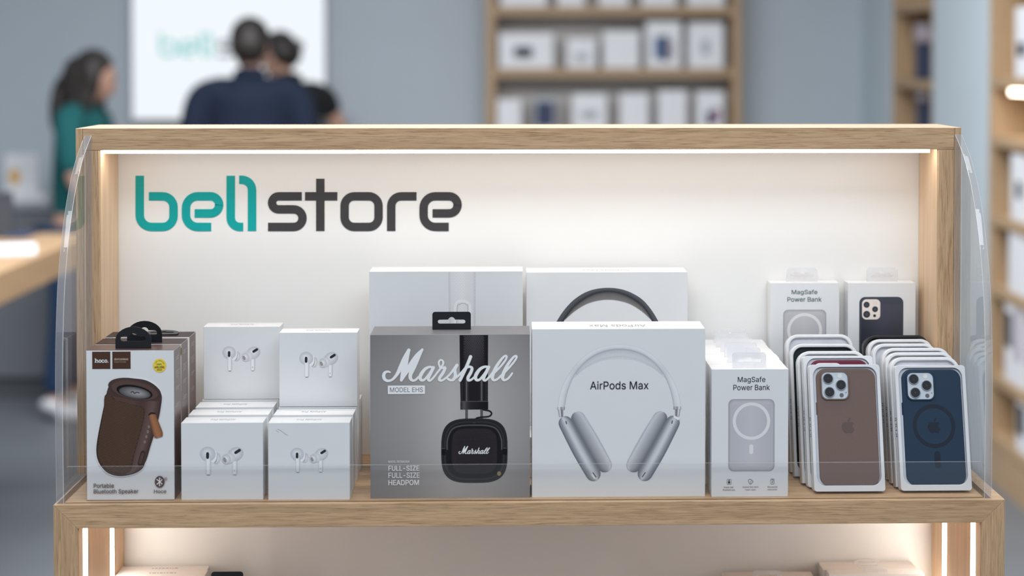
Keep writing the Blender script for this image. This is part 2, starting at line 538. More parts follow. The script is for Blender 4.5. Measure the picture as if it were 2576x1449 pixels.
def ribbon_outline(pts, hw, sub=4):
    P = catmull([(q[0], q[1], w) for q, w in zip(pts, hw)], sub)
    n = len(P); L, R = [], []
    def tan(i):
        a, b = P[max(i - 1, 0)], P[min(i + 1, n - 1)]
        d = math.hypot(b[0] - a[0], b[1] - a[1]) or 1
        return (b[0] - a[0]) / d, (b[1] - a[1]) / d
    for i, (x, y, w) in enumerate(P):
        tx, ty = tan(i); L.append((x + ty * w, y - tx * w)); R.append((x - ty * w, y + tx * w))
    def cap(i, s):
        (x, y, w), (tx, ty) = P[i], tan(i)
        return [(x + s * (ty * w * math.cos(a) + tx * w * math.sin(a)), y + s * (-tx * w * math.cos(a) + ty * w * math.sin(a))) for a in (math.pi / 6, math.pi / 3, math.pi / 2, math.pi * 2 / 3, math.pi * 5 / 6)]
    return L + cap(n - 1, 1) + R[::-1] + cap(0, -1)
def fillet(pts, r, n=7):
    """polyline with rounded corners"""
    out = [pts[0]]
    rr = r if isinstance(r, (list, tuple)) else [r] * (len(pts) - 2)
    for i in range(1, len(pts) - 1):
        p, a, b = Vector(pts[i]), Vector(pts[i - 1]), Vector(pts[i + 1])
        u, v = (a - p).normalized(), (b - p).normalized()
        k = rr[i - 1]
        s0, s1 = p + u * k, p + v * k
        for j in range(n + 1):
            t = math.pi / 2 * j / n
            c = p + u * k * (1 - math.sin(t)) + v * k * (1 - math.cos(t))
            out.append((c.x, c.y))
    out.append(pts[-1])
    return out

# ------------------------------------------------------------------ the shop room
M['floor'] = plain('grey_resin_floor', (0.16, 0.17, 0.185), 0.42, noise=0.10, nscale=1.5)
M['wall'] = plain('blue_grey_wall_paint', (0.46, 0.51, 0.555), 0.8, noise=0.02, nscale=3, bump=0.05)
M['wall_light'] = plain('pale_blue_grey_wall_paint', (0.54, 0.615, 0.66), 0.8, noise=0.02, nscale=3)
M['skirting'] = plain('dark_grey_skirting', (0.10, 0.105, 0.115), 0.6)
WB = 8.15           # back wall plane
WR = 1.80           # right wall plane
structure(box('floor', -5.0, 3.2, -1.5, WB + 0.2, -0.1, 0.0, M['floor']))
structure(box('wall_back', -5.0, 3.2, WB, WB + 0.15, 0.0, 3.4, M['wall']))
structure(box('wall_left', -5.15, -5.0, -1.5, WB, 0.0, 3.4, M['wall']))
structure(box('wall_right', 2.2, 2.35, -1.5, WB, 0.0, 3.4, M['wall']))
structure(box('trim_1', WR, 2.2, 5.99, 6.76, 0.0, 3.4, M['wall_light']))      # pilaster between the two niches
structure(box('trim_2', WR, 2.2, 7.53, WB, 0.0, 3.4, M['wall_light']))
structure(box('baseboard_back', -5.0, WR, WB - 0.02, WB, 0.0, 0.12, M['skirting']))

# ------------------------------------------------------------------ display stand
ZS = 1.03
Y0 = 2.0
T = 0.030
xl = at_y(134, 1300, Y0).x; xr = at_y(2528, 1300, Y0).x
stand = thing('display_stand', 'oak counter display stand with lit white back panel and teal and charcoal lettering', 'display stand', ((xl + xr) / 2, 2.14, 0))
SX, SY = (xl + xr) / 2, 2.14
def sbox(name, x0, x1, y0, y1, z0, z1, mat, parent=None, bev=0.0):
    return box(name, x0 - SX, x1 - SX, y0 - SY, y1 - SY, z0, z1, mat, parent or stand, bev)
def sprism(name, poly, y0, y1, mat, bev=0.0006):
    return link(name, prism_mesh([(p[0] - SX, p[1]) for p in poly], 'y', y0 - SY, y1 - SY, bev), stand, mat)
YB = 2.285
sprism('counter_board', [(xl, ZS), (xr, ZS), (xr - T, ZS - T), (xl + T, ZS - T)], Y0, YB, M['oak_x'])
sprism('side_board', [(xl, 0.0), (xl, ZS), (xl + T, ZS - T), (xl + T, 0.0)], Y0, YB, M['oak_z'])
sprism('side_board', [(xr, 0.0), (xr - T, 0.0), (xr - T, ZS - T), (xr, ZS)], Y0, YB, M['oak_z'])
# linings of the lower compartment, LED glow painted into their oak
IL, IR = xl + T, xr - T
sbox('side_lining', IL, IL + 0.001, Y0 + 0.004, 2.235, 0.73, ZS - T, M['oak_in'])
sbox('side_lining', IR - 0.001, IR, Y0 + 0.004, 2.235, 0.73, ZS - T, M['oak_in'])
sbox('lower_back_panel', IL, IR, 2.235, 2.25, 0.70, ZS - T, M['white_panel'])
sbox('lower_shelf', IL, IR, Y0 + 0.004, 2.235, 0.70, 0.73, M['oak_x'], bev=0.0006)
sbox('front_panel', IL, IR, Y0 + 0.012, Y0 + 0.03, 0.0, 0.70, M['oak_x'])
for xa, xb in ((IL + 0.0004, IL + 0.0014), (IR - 0.0014, IR - 0.0004)):
    for ya in (2.023, 2.158):
        o = sbox('led_strip', xa, xb, ya, ya + 0.020, 0.732, ZS - T - 0.0005, M['led_low'])
        o['label'] = 'upright glowing LED strip'
# upper frame
YU = 2.15; YUB = 2.272
ul = at_y(190, 350, YU).x; ur = at_y(2418, 350, YU).x
zt = at_y(1300, 322, YU).z; zh = at_y(1300, 377, YU).z
po = 0.0093
pil_l = at_y(250, 600, YU).x; pil_r = at_y(2360, 600, YU).x
sbox('outer_side', ul, ul + po, YU, YUB, ZS, zt, M['oak_z'], bev=0.0005)
sbox('outer_side', ur - po, ur, YU, YUB, ZS, zt, M['oak_z'], bev=0.0005)
sbox('header_board', ul + po + 0.0003, ur - po - 0.0003, YU, YUB, zh, zt, M['oak_x'], bev=0.0005)
sbox('upright', ul + po + 0.0003, pil_l, YU, YUB, ZS, zh - 0.0004, M['oak_z'], bev=0.0005)
sbox('upright', pil_r, ur - po - 0.0003, YU, YUB, ZS, zh - 0.0004, M['oak_z'], bev=0.0005)
sbox('upright_lining', pil_l, pil_l + 0.0012, YU + 0.003, 2.249, ZS, zh - 0.0006, M['oak_in'])
sbox('upright_lining', pil_r - 0.0012, pil_r, YU + 0.003, 2.249, ZS, zh - 0.0006, M['oak_in'])
backp = sbox('back_panel', pil_l, pil_r, 2.25, 2.268, ZS, zh - 0.0004, M['white_panel'])
lx0, lx1 = at_y(258, 380, YU).x, at_y(2341, 380, YU).x
ls = sbox('led_strip', lx0, lx1, YU + 0.004, YU + 0.019, zh - 0.0046, zh - 0.0002, M['led'])
ls['label'] = 'glowing LED strip under the header'
ls.data.materials.append(emit('led_strip_rear_diffuser', (1.0, 0.925, 0.84), 9.0))   # dimmer rear of the profile, most light leaves downwards
for f in ls.data.polygons: f.material_index = 1 if (f.normal.y > 0.5 or f.normal.z > 0.5) else 0
# lettering on the back panel (sub-parts of the panel); coordinates as read from the photograph
YP = 2.25
LET = {
    'b': [fillet([(569, 366), (569, 657), (761, 657), (761, 483), (621, 483)], [66, 62, 62])],
    'e': [fillet([(975, 657), (832, 657), (832, 483), (1020, 483), (1020, 580), (881, 580)], [66, 66, 48, 48])],
    'l': [fillet([(1086, 366), (1086, 657), (1157, 657)], [52])],
    'l_mirrored': [fillet([(1134, 389), (1207, 389), (1207, 680)], [58])],
    's': [fillet([(1490, 483), (1321, 483), (1321, 557), (1494, 557), (1494, 657), (1298, 657)], [37, 37, 50, 50])],
    't': [[(1595, 383), (1595, 680)], [(1508, 483), (1571, 483)], [(1619, 483), (1692, 483)]],
    'o': [rrect(1733, 1926, 483, 657, 55, 8)],
    'r': [fillet([(1998, 680), (1998, 483), (2142, 483)], [56])],
    'e_last': [fillet([(2325, 657), (2182, 657), (2182, 483), (2375, 483), (2375, 580), (2233, 580)], [66, 66, 48, 48])],
}
def logo(parent, place, depth, mats, size=1.0):
    """place maps a zoom coordinate to (x, z) on the panel; every letter is a solid of its own"""
    for k, paths in LET.items():
        bm = bmesh.new()
        for P in paths:
            P = [q for i_, q in enumerate(P) if i_ == 0 or math.hypot(q[0] - P[i_ - 1][0], q[1] - P[i_ - 1][1]) > 0.5]
            closed = (k == 'o')
            n = len(P); rows = []
            for i in range(n):
                a = P[(i - 1) % n] if closed else P[max(i - 1, 0)]
                b = P[(i + 1) % n] if closed else P[min(i + 1, n - 1)]
                dx, dy = b[0] - a[0], b[1] - a[1]; L = math.hypot(dx, dy)
                nx, ny = -dy / L, dx / L
                q = []
                for sgn in (-24, 24):
                    x, z = place(P[i][0] + nx * sgn, P[i][1] + ny * sgn)
                    q += [bm.verts.new((x, 0, z)), bm.verts.new((x, -depth, z))]
                rows.append(q)
            for i in range(n if closed else n - 1):
                A, B = rows[i], rows[(i + 1) % n]
                bm.faces.new((A[1], A[3], B[3], B[1])); bm.faces.new((A[0], A[1], B[1], B[0])); bm.faces.new((A[2], B[2], B[3], A[3]))
            if not closed:
                for A in (rows[0], rows[-1]): bm.faces.new((A[0], A[2], A[3], A[1]))
        me = bm_mesh(bm, 'letter')
        link('letter', me, parent, mats[0] if k in ('b', 'e', 'l', 'l_mirrored') else mats[1])
ctr = (SX, SY)
def place_main(u, v):
    p = at_y(u / 2.2596 + 100, v / 2.2596 + 280, YP)
    return p.x - SX, p.z
lt = []
logo(stand, place_main, 0.0008, (M['teal_vinyl'], M['charcoal_vinyl']))
for o in list(stand.children):
    if o.name.split('.')[0] == 'letter':
        o.parent = backp; o.location = (0, YP - SY, 0)

# ------------------------------------------------------------------ clear acrylic guard standing on the counter
ZLIP = at_y(1290, 1168, 2.008).z
aL0 = 0.5 * (at_y(150, 1200, 2.012).x + at_y(206, 350, 2.146).x); aL1 = aL0 + 0.0095
aR1 = 0.5 * (at_y(2512, 1200, 2.012).x + at_y(2402, 350, 2.146).x); aR0 = aR1 - 0.0095
guard = thing('acrylic_guard', 'clear acrylic guard with curved side panels and low front lip', 'guard', ((aL0 + aR1) / 2, 2.07, ZS))
GX = (aL0 + aR1) / 2
prof = catmull([(2.006, 0.0), (2.0045, 0.08), (2.0045, 0.15), (2.009, 0.22), (2.020, 0.285), (2.042, 0.345), (2.072, 0.395), (2.108, 0.432), (2.1495, 0.4595)], 10)
poly = [(p[0] - 2.07, p[1]) for p in prof] + [(2.1495 - 2.07, 0.0)]
for xa, xb in ((aL0, aL1), (aR0, aR1)):
    me = prism_mesh(poly, 'x', xa - GX, xb - GX, 0.0006)
    me.materials.append(M['acrylic']); me.materials.append(M['acrylic_edge'])
    me.materials.append(M['acrylic_arris_glint'])
    for p in me.polygons:
        nx_ = abs(p.normal.x)
        p.material_index = 0 if nx_ > 0.95 else (2 if nx_ > 0.15 else 1)
        p.use_smooth = nx_ < 0.1 and p.center.z > 0.02 and p.center.y < 0.079
    link('side_panel', me, guard)
lp = [(aL1 + 0.0005 - GX, 0), (aR0 - 0.0005 - GX, 0)] + [p for p in rrect(aL1 + 0.0005 - GX, aR0 - 0.0005 - GX, 0, ZLIP - ZS, 0.005, 5, (1, 1, 0, 0)) if p[1] > 1e-6]
me = prism_mesh(lp, 'y', 2.0075 - 2.07, 2.0110 - 2.07, 0.0)
me.materials.append(M['acrylic']); me.materials.append(M['acrylic_edge'])
for p in me.polygons: p.material_index = 0 if abs(p.normal.y) > 0.9 else 1
link('front_lip', me, guard)

# ------------------------------------------------------------------ product boxes
def carton(name, label, rect, yf, depth, group=None, cat='box', mat='card', z0=None, h=None, bev=0.0006, w=None, loc_x=None):
    """rect = photo pixels (left, right, top, bottom) of the front face standing in plane yf.
    returns root, (w, d, h)"""
    l, r, t, b = rect
    pm = (t + b) / 2
    x0, x1 = at_y(l, pm, yf).x, at_y(r, pm, yf).x
    if z0 is None: z0 = at_y((l + r) / 2, b, yf).z
    if h is None: h = at_y((l + r) / 2, t, yf).z - z0
    if w is not None: x1 = x0 + w
    w = x1 - x0
    root = thing(name, label, cat, ((x0 + x1) / 2, yf + depth / 2, z0), group=group)
    me = box_mesh(-w / 2, w / 2, -depth / 2, depth / 2, 0, h, bev)
    link('carton', me, root, M[mat])
    return root, (w, depth, h)
def front(rect, dims): return Print(rect, dims[0], dims[2], (-dims[0] / 2, -dims[1] / 2, 0))
def yfront(px, py): return at_z(px, py, ZS).y
def top_text(root, dims, body, half, yc, hh, col, name='top_print'):
    """lettering on the lid that reads from behind"""
    w, d, h = dims
    P = Print((0, 1, 0, 1), w, d, (w / 2, d / 2, h), (-1, 0, 0), (0, -1, 0), (0, 0, 1))
    P.text(body, 0.5 - half, 0.5 + half, yc - hh, yc + hh, col)
    return P.build(name, root)
GREYTXT = (0.34, 0.34, 0.36)

# ---- brown and white speaker cartons, three in a row at the left end
def speaker_print(rect, dims):
    P = front(rect, dims)
    brown, br2 = ink(66, 46, 40), ink(74, 56, 54)
    P.rect_(rect[0], rect[2], rect[1], rect[2] + 1.4, ink(235, 235, 238))
    P.zoom(215, 870, 11.2)
    P.rect_(192, 160, 720, 660, ink(225, 225, 230)); P.rect_(758, 160, 1292, 660, ink(225, 225, 230))
    P.rect_(200, 160, 714, 650, brown); P.rect_(766, 160, 1284, 650, brown)
    wt = ink(232, 228, 226)
    # slab serif word, drawn stroke by stroke
    def st(*a, **k): P.stroke(*a, **k)
    st([(298, 356), (298, 462)], 12, wt, sub=1, caps=False); st([(272, 358), (300, 358)], 7, wt, sub=1, caps=False)
    st([(270, 460), (325, 460)], 6, wt, sub=1, caps=False); st([(335, 460), (388, 460)], 6, wt, sub=1, caps=False)
    st([(302, 410), (325, 394), (350, 400), (360, 425), (360, 462)], 11, wt, caps=False)
    st(ellipse(425, 425, 30, 34, 14), 10, wt, sub=2, closed=True)
    st([(530, 405), (510, 392), (485, 398), (474, 425), (484, 452), (510, 460), (536, 447)], 10, wt)
    st(ellipse(588, 425, 30, 34, 14), 10, wt, sub=2, closed=True)
    P.ell(645, 455, 12, 12, wt)
    P.text('GEATOGORAIS', 826, 1216, 350, 400, ink(190, 178, 172), 0.012)
    P.text('EGAOTOVIVMS', 826, 1152, 430, 470, ink(150, 136, 130))
    gold = ink(214, 182, 66)
    for i in range(40):
        a = 2 * math.pi * i / 40
        P.off -= P.step if i else 0
        P.ell(2100 + 180 * math.cos(a), 555 + 188 * math.sin(a), 10, 10, gold, n=8)
    P.ell(2100, 555, 178, 186, gold, ink(228, 200, 92), n=36)
    dk = ink(88, 66, 24)
    for i in range(9):
        a = math.radians(205 + i * 16.5)
        c, s_ = math.cos(a), math.sin(a)
        P.stroke([(2100 + 118 * c, 555 + 122 * s_), (2100 + 145 * c, 555 + 150 * s_)], 9 if i % 3 else 5, dk, sub=1, caps=False)
    P.text('ENEPL', 2022, 2172, 496, 540, dk, 0.02); P.text('4HELOING', 1962, 2232, 566, 632, dk, 0.03); P.text('REGAP', 2028, 2170, 655, 692, dk, 0.02)
    # the speaker
    P.zoom(200, 800, 3.083)
    out = catmull([(222, 545), (262, 490), (345, 470), (415, 466), (520, 482), (600, 530), (638, 590), (640, 650), (618, 760), (585, 880),
                   (548, 1000), (512, 1110), (492, 1162), (440, 1200), (360, 1222), (280, 1222), (205, 1190), (150, 1120), (130, 1040), (138, 940), (165, 800), (195, 660)], 4, True)
    cx, cy = 385, 850
    P.poly([(cx + (x - cx) * 1.022, cy + (y - cy) * 1.014) for x, y in out], ink(240, 240, 243))
    P.poly(out, ink(64, 50, 48))
    L = catmull([(205, 600), (190, 690), (165, 810), (140, 950), (134, 1050), (160, 1125), (215, 1180)], 5)
    Rr = catmull([(640, 650), (622, 755), (588, 880), (550, 1000), (514, 1112), (470, 1180), (400, 1212)], 5)
    P.strip(L, Rr, [(0, ink(40, 30, 29)), (0.12, ink(72, 56, 52)), (0.5, ink(74, 58, 54)), (0.68, ink(62, 48, 47)), (0.85, ink(88, 74, 72)), (1, ink(52, 40, 40))], 24, 14)
    mesh = catmull([(207, 590), (300, 636), (400, 668), (488, 690), (508, 730), (492, 820), (462, 930), (430, 1040), (402, 1165), (385, 1190), (330, 1205),
                    (240, 1185), (170, 1130), (140, 1050), (144, 960), (170, 810), (190, 690)], 4, True)
    P.poly(mesh, ink(56, 43, 38))
    # woven fabric, small threads inside the grille outline
    def inside(x, y):
        c = False; j = len(mesh) - 1
        for i in range(len(mesh)):
            xi, yi = mesh[i]; xj, yj = mesh[j]
            if (yi > y) != (yj > y) and x < (xj - xi) * (y - yi) / (yj - yi) + xi: c = not c
            j = i
        return c
    P.next()
    pts, cols, fs = [], [], []
    for r in range(64):
        for c in range(42):
            x = 112 + c * 10.6 + (5.3 if r % 2 else 0) - r * 0.2; y = 600 + r * 9.9 + (x - 150) * 0.26 - 20
            if not (inside(x, y) and inside(x + 6, y) and inside(x - 4, y - 4)): continue
            k = 1.0 - 0.35 * abs((x - 130) / 380 - 0.55)
            col = tuple(v * k for v in ink(112, 88, 72))
            b = len(pts); pts += [(x - 3.6, y), (x, y - 2.6), (x + 3.6, y), (x, y + 2.6)]; cols += [col] * 4; fs.append((b, b + 1, b + 2, b + 3))
    P._add(pts, cols, fs)
    P.ell(430, 552, 208, 84, ink(58, 46, 46), ink(84, 70, 68), 0.19, shift=(-60, -40))
    P.ell(432, 562, 182, 68, ink(74, 60, 58), rot=0.19)
    P.ell(430, 572, 142, 52, ink(18, 15, 16), rot=0.19)
    P.ell(432, 578, 124, 44, ink(62, 63, 70), ink(142, 144, 152), 0.17, shift=(30, 4))
    P.stroke([(402, 574), (418, 568), (430, 582), (445, 574), (466, 580)], 4, ink(54, 54, 60))
    # strap, buttons, port cover
    P.strip(catmull([(538, 752), (556, 830), (578, 915), (596, 930)], 5), catmull([(592, 742), (622, 820), (646, 885), (644, 918)], 5),
            [(0, ink(104, 72, 52)), (0.35, ink(142, 100, 74)), (0.8, ink(130, 90, 64)), (1, ink(96, 66, 48))], 16, 6)
    P.stroke([(540, 750), (560, 735), (588, 740)], 5, ink(34, 26, 26))
    for x, y in ((540, 842), (532, 880), (520, 918), (508, 958)):
        P.stroke(ellipse(x, y, 6, 9, 8), 1.6, ink(150, 140, 138), sub=1, closed=True)
    P.stroke([(492, 1045), (470, 1125)], 18, ink(50, 39, 39)); P.stroke([(492, 1052), (472, 1118)], 11, ink(70, 57, 56))
    # wording and badge
    P.zoom(220, 1180, 11.2)
    P.text('Portable', 176, 742, 396, 512, br2, 0.014); P.text('Bluetooth Speaker', 176, 1432, 556, 702, br2, 0.014)
    P.ell(2035, 352, 138, 164, br2)
    wt2 = ink(222, 220, 222)
    P.stroke([(1955, 285), (2105, 412), (2030, 475), (2030, 230), (2105, 295), (1960, 420)], 13, wt2, sub=1)
    P.stroke(ellipse(2205, 272, 34, 36, 14), 6, br2, sub=1, closed=True); P.text('R', 2194, 2217, 256, 290, br2)
    P.text('Hoce', 1874, 2218, 572, 670, br2, 0.012)
    P.zoom(0, 0, 1)
    P.rect_(rect[0], rect[3] - 1.0, rect[1], rect[3], ink(70, 52, 50))
    return P
def small_lines(P, x0, x1, rows, col, seed=1):
    rnd = random.Random(seed)
    for y, hgt, frac in rows:
        x = x0
        while x < x0 + (x1 - x0) * frac:
            wd = (x1 - x0) * rnd.uniform(0.05, 0.14)
            P.rect_(x, y, min(x + wd, x1), y + hgt, col); P.off -= P.step
            x += wd + (x1 - x0) * 0.04
hoco_rect = (217.5, 438.0, 882, 1258)
yh = yfront(328, 1258)
roots_h = []
lab_h = ['brown and white speaker carton in front with brown portable speaker picture and gold seal',
         'brown and white speaker carton second in the row behind the front speaker carton',
         'brown and white speaker carton at the back of its row with folded hang tab']
hd = None; hmesh = None; hside = None; tabme = None
for i, dy in enumerate((0, 0.045, 0.097)):
    if i == 0:
        root, hd = carton('speaker_carton', lab_h[0], hoco_rect, yh, 0.040, 'portable speaker cartons', mat='card')
        hx = root.location.x
        P = speaker_print(hoco_rect, hd); hmesh = P.mesh()
        w, d, h = hd
        # brown side, brown lid
        me_side = box_mesh(w / 2 + 0.00002, w / 2 + 0.0004, -d / 2 + 0.001, d / 2, 0.0005, h - 0.0005)
        me_sideL = box_mesh(-w / 2 - 0.0004, -w / 2 - 0.00002, -d / 2 + 0.001, d / 2, 0.0005, h - 0.0005)
        me_lid = box_mesh(-w / 2, w / 2, -d / 2 + 0.0008, d / 2, h + 0.00002, h + 0.0005)
        for m_ in (me_side, me_sideL, me_lid): m_.materials.append(M['brown_card'])
        Q = Print((0, 1, 0, 1), d, h, (w / 2 + 0.0004, -d / 2, 0), (0, 1, 0), (0, 0, 1), (1, 0, 0))
        small_lines(Q, 0.25, 0.75, [(0.055, 0.006, 1), (0.07, 0.006, 0.8), (0.15, 0.005, 1), (0.163, 0.005, 0.9), (0.176, 0.005, 1), (0.19, 0.005, 0.7),
                                    (0.26, 0.007, 0.9), (0.275, 0.004, 0.8), (0.37, 0.006, 1), (0.385, 0.005, 0.8)], (0.5, 0.48, 0.47))
        hside = Q.mesh()
        tabme = plate_mesh(tab_outlines(0, 0, 0.0455, 0.0280, 0.01, True), -0.0006, 0.0006)
        tabme.materials.append(M['plastic_black'])
    else:
        root = thing('speaker_carton', lab_h[i], 'box', (hx, yh + dy + hd[1] / 2, ZS), group='portable speaker cartons')
        link('carton', roots_h[0].children[0].data, root)
    roots_h.append(root)
    link('printed_front', hmesh, root); link('brown_side', me_side, root); link('brown_side', me_sideL, root); link('brown_lid', me_lid, root)
    link('side_print', hside, root)
    if i < 2:
        link('hang_tab', tabme, root, loc=(0.0015 + 0.004 * i, -0.008, hd[2] + 0.0005))
    else:
        t = link('hang_tab', tabme, root, loc=(0.014, -0.008, hd[2] + 0.0014)); t.rotation_euler = (math.radians(-88), 0, 0)

# ---- white earphone boxes
def bud_print(rect, dims, k, ox, oy):
    """earphones drawn in the left front box's zoom frame, scaled by k about their centre and moved by ox, oy pixels"""
    P = front(rect, dims)
    P.rect_(rect[0], rect[2], rect[1], rect[2] + 0.8, ink(240, 243, 247))
    P.zoom(440, 780, 2.842)
    cx, cy = 334, 1080
    def T(x, y): return ((x - cx) * k + cx + ox * 2.842, (y - cy) * k + cy + oy * 2.842)
    sh, md, hi, dk = ink(166, 171, 184), ink(204, 209, 219), ink(232, 236, 242), ink(38, 44, 50)
    def E(x, y, rx, ry, c, c2=None, rot=0, shift=(0, 0)): P.ell(*T(x, y), rx * k, ry * k, c, c2, rot, 26, (shift[0] * k, shift[1] * k))
    def S(pts, hw, ramp): P.stroke([T(*p) for p in pts], hw * k, None, sub=4, ramp=ramp, m=6)
    stem = [(-1, ink(176, 181, 193)), (-0.5, hi), (0.3, md), (1, ink(160, 165, 178))]
    E(298, 1060, 28, 42, sh, ink(226, 230, 237), 0.1, (6, 0)); E(284, 1052, 20, 40, ink(118, 122, 132), None, 0.1)
    E(277, 1048, 24, 44, md, hi, 0.15)
    E(235, 1028, 56, 52, sh, hi, 0.3, (-6, -12))
    S([(239, 1050), (239, 1162)], 19, stem)
    E(239, 1178, 13, 3.5, ink(118, 122, 130))
    P.stroke([T(234, 1025), T(234, 1053)], 10.5 * k, dk, sub=1)
    S([(428, 1070), (428, 1162)], 18, stem); E(428, 1177, 12, 3.5, ink(140, 144, 152)); E(426, 1148, 4, 5, ink(150, 154, 163))
    E(432, 1030, 60, 47, sh, hi, -0.55, (-4, -12))
    E(390, 1058, 40, 38, ink(178, 183, 194), md, -0.4, (-4, -6))
    E(368, 1066, 32, 36, sh, hi, -0.2, (0, -6)); E(357, 1071, 11, 18, ink(120, 118, 124), ink(146, 142, 146), -0.4)
    P.stroke([T(435, 1019), T(462, 1002)], 10.5 * k, dk, sub=1)
    return P
lf = (455.8, 661.5, 1063.6, 1258.0); rf = (673.5, 881.0, 1063.6, 1258.0)
ye = yfront(560, 1258); yr = yfront(777, 1258)
GE = 'white earphone boxes'
e0, ed = carton('earphone_box', 'white earphone box standing front left beside the brown speaker carton', lf, ye, 0.033, GE)
el_x = e0.location.x
bud_l = bud_print(lf, ed, 1.0, 0, 0).mesh(); link('printed_front', bud_l, e0)
P = Print((0, 1, 0, 1), ed[0], ed[1], (ed[0] / 2, ed[1] / 2, ed[2]), (-1, 0, 0), (0, -1, 0), (0, 0, 1))
P.text('AirPods Pro', 0.36, 0.67, 0.40, 0.66, GREYTXT); P.rect_(0.0, 0.78, 1.0, 0.80, (0.74, 0.75, 0.77))
lidprint = P.mesh(); link('lid_print', lidprint, e0)
body_e = e0.children[0].data
def earbox(label, x, y, z, printme=None, lid=True):
    r_ = thing('earphone_box', label, 'box', (x, y + ed[1] / 2, z), group=GE)
    link('carton', body_e, r_)
    if printme: link('printed_front', printme, r_)
    if lid: link('lid_print', lidprint, r_)
    return r_
pitch = 0.0455
earbox('white earphone box second in the left row, behind the front left earphone box', el_x, ye + pitch, ZS, bud_l)
earbox('white earphone box third in the left row, just in front of the upper left box', el_x, ye + 2 * pitch, ZS, bud_l)
earbox('white earphone box at the back of the left row carrying the upper left box', el_x, ye + 3 * pitch, ZS, None, False)
EH = ed[2] + 0.0006
ul_e = (503.5, 695, 818, 1003)
bud_u = bud_print(lf, ed, 0.93, 0, -10).mesh()
earbox('upper left white earphone box, highest, stacked on the back of the left row', el_x + 0.002, ye + 3 * pitch + 0.001, ZS + EH, bud_u)
e1 = thing('earphone_box', 'white earphone box standing front right with faint grey scuff', 'box',
           (at_y((rf[0] + rf[1]) / 2, 1160, yr).x, yr + ed[1] / 2, ZS), group=GE)
er_x = e1.location.x
link('carton', body_e, e1); link('lid_print', lidprint, e1)
bud_r = bud_print(lf, ed, 0.87, 2, -2)
bud_r.zoom(455.8 - 673.5, 0, 1); bud_r.T = (455.8 - 673.5, 0, 1)
bud_r.stroke([(698, 1078), (706, 1082), (714, 1088), (722, 1093)], 0.7, ink(172, 178, 188)); bud_r.stroke([(694, 1081), (700, 1086)], 0.6, ink(176, 182, 192))
bud_rm = bud_r.mesh(); link('printed_front', bud_rm, e1)
earbox('white earphone box second in the right row, behind the scuffed front right box', er_x, yr + pitch, ZS, bud_rm)
earbox('white earphone box third in the right row carrying the upper right box', er_x, yr + 2 * pitch, ZS, None, False)
earbox('white earphone box at the back of the right row, low behind the upper right box', er_x, yr + 3 * pitch, ZS, None, False)
bud_u2 = bud_print(lf, ed, 0.93, 2, -12).mesh()
earbox('upper right white earphone box stacked on the right row, lower of the two raised boxes', er_x + 0.001, yr + 2 * pitch, ZS + EH, bud_u2)

# ---- grey headphone box with the big script word
SCRIPT = [
    ([(276, 498), (235, 486), (186, 506), (168, 562), (190, 618), (248, 640), (318, 614), (390, 530), (450, 420), (520, 270), (586, 132)], [13, 18, 24, 28, 26, 21, 21, 27, 38, 40, 28]),
    ([(586, 132), (548, 270), (520, 400), (492, 510), (468, 600), (460, 632)], [26, 38, 44, 40, 28, 23]),
    ([(462, 630), (540, 500), (640, 350), (730, 225), (810, 124)], [23, 34, 44, 42, 20]),
    ([(810, 124), (720, 280), (655, 420), (612, 540), (615, 605), (655, 638), (705, 620), (742, 580)], [18, 42, 46, 32, 29, 20, 19, 18]),
    ([(1000, 428), (932, 412), (855, 448), (795, 525), (772, 585), (790, 628), (838, 626), (900, 560), (958, 478), (1000, 425)], [17, 20, 26, 30, 29, 24, 20, 19, 19, 18]),
    ([(992, 424), (955, 500), (915, 585), (912, 628), (945, 636), (1005, 575), (1062, 500), (1112, 440)], [28, 27, 26, 24, 18, 17, 17, 18]),
    ([(1112, 440), (1090, 385), (1082, 340), (1100, 305), (1130, 300), (1156, 330), (1148, 380), (1110, 428), (1150, 428), (1188, 428), (1150, 515), (1098, 590), (1094, 632), (1140, 636), (1200, 596), (1268, 534), (1330, 455), (1384, 386)],
     [17, 16, 16, 15, 15, 17, 17, 17, 20, 24, 26, 25, 23, 18, 17, 18, 22, 27]),
    ([(1384, 386), (1350, 450), (1352, 500), (1358, 555), (1335, 612), (1290, 636), (1244, 618), (1225, 600)], [26, 26, 27, 28, 26, 20, 20, 16]),
    ([(1290, 636), (1370, 590), (1460, 510), (1540, 425), (1598, 412), (1634, 438), (1612, 510), (1570, 585), (1572, 634), (1622, 626), (1684, 572)], [17, 18, 20, 24, 20, 24, 27, 27, 22, 18, 17]),
    ([(1610, 246), (1560, 370), (1500, 500), (1434, 634)], [28, 27, 27, 27]),
    ([(1918, 420), (1850, 412), (1772, 448), (1712, 525), (1690, 585), (1708, 630), (1758, 626), (1818, 560), (1876, 478), (1918, 422)], [17, 20, 26, 30, 29, 24, 20, 19, 19, 18]),
    ([(1910, 420), (1872, 500), (1832, 585), (1830, 628), (1864, 636), (1924, 575), (1985, 500)], [28, 27, 26, 24, 18, 17, 17]),
    ([(1864, 636), (1955, 560), (2080, 440), (2176, 325), (2210, 255), (2190, 232), (2135, 275), (2045, 400), (1985, 530), (1972, 600), (2000, 638), (2060, 616), (2120, 555)],
     [17, 17, 18, 17, 17, 17, 20, 26, 30, 28, 20, 18, 17]),
    ([(2060, 616), (2130, 555), (2250, 430), (2340, 322), (2376, 255), (2356, 234), (2302, 278), (2215, 400), (2155, 530), (2142, 600), (2170, 638), (2230, 612), (2276, 560), (2302, 522)],
     [17, 17, 18, 17, 17, 17, 20, 26, 30, 28, 20, 18, 17, 15]),
]
SCRIPT_FILL = fill_loops([ribbon_outline(pts, hw) for pts, hw in SCRIPT])
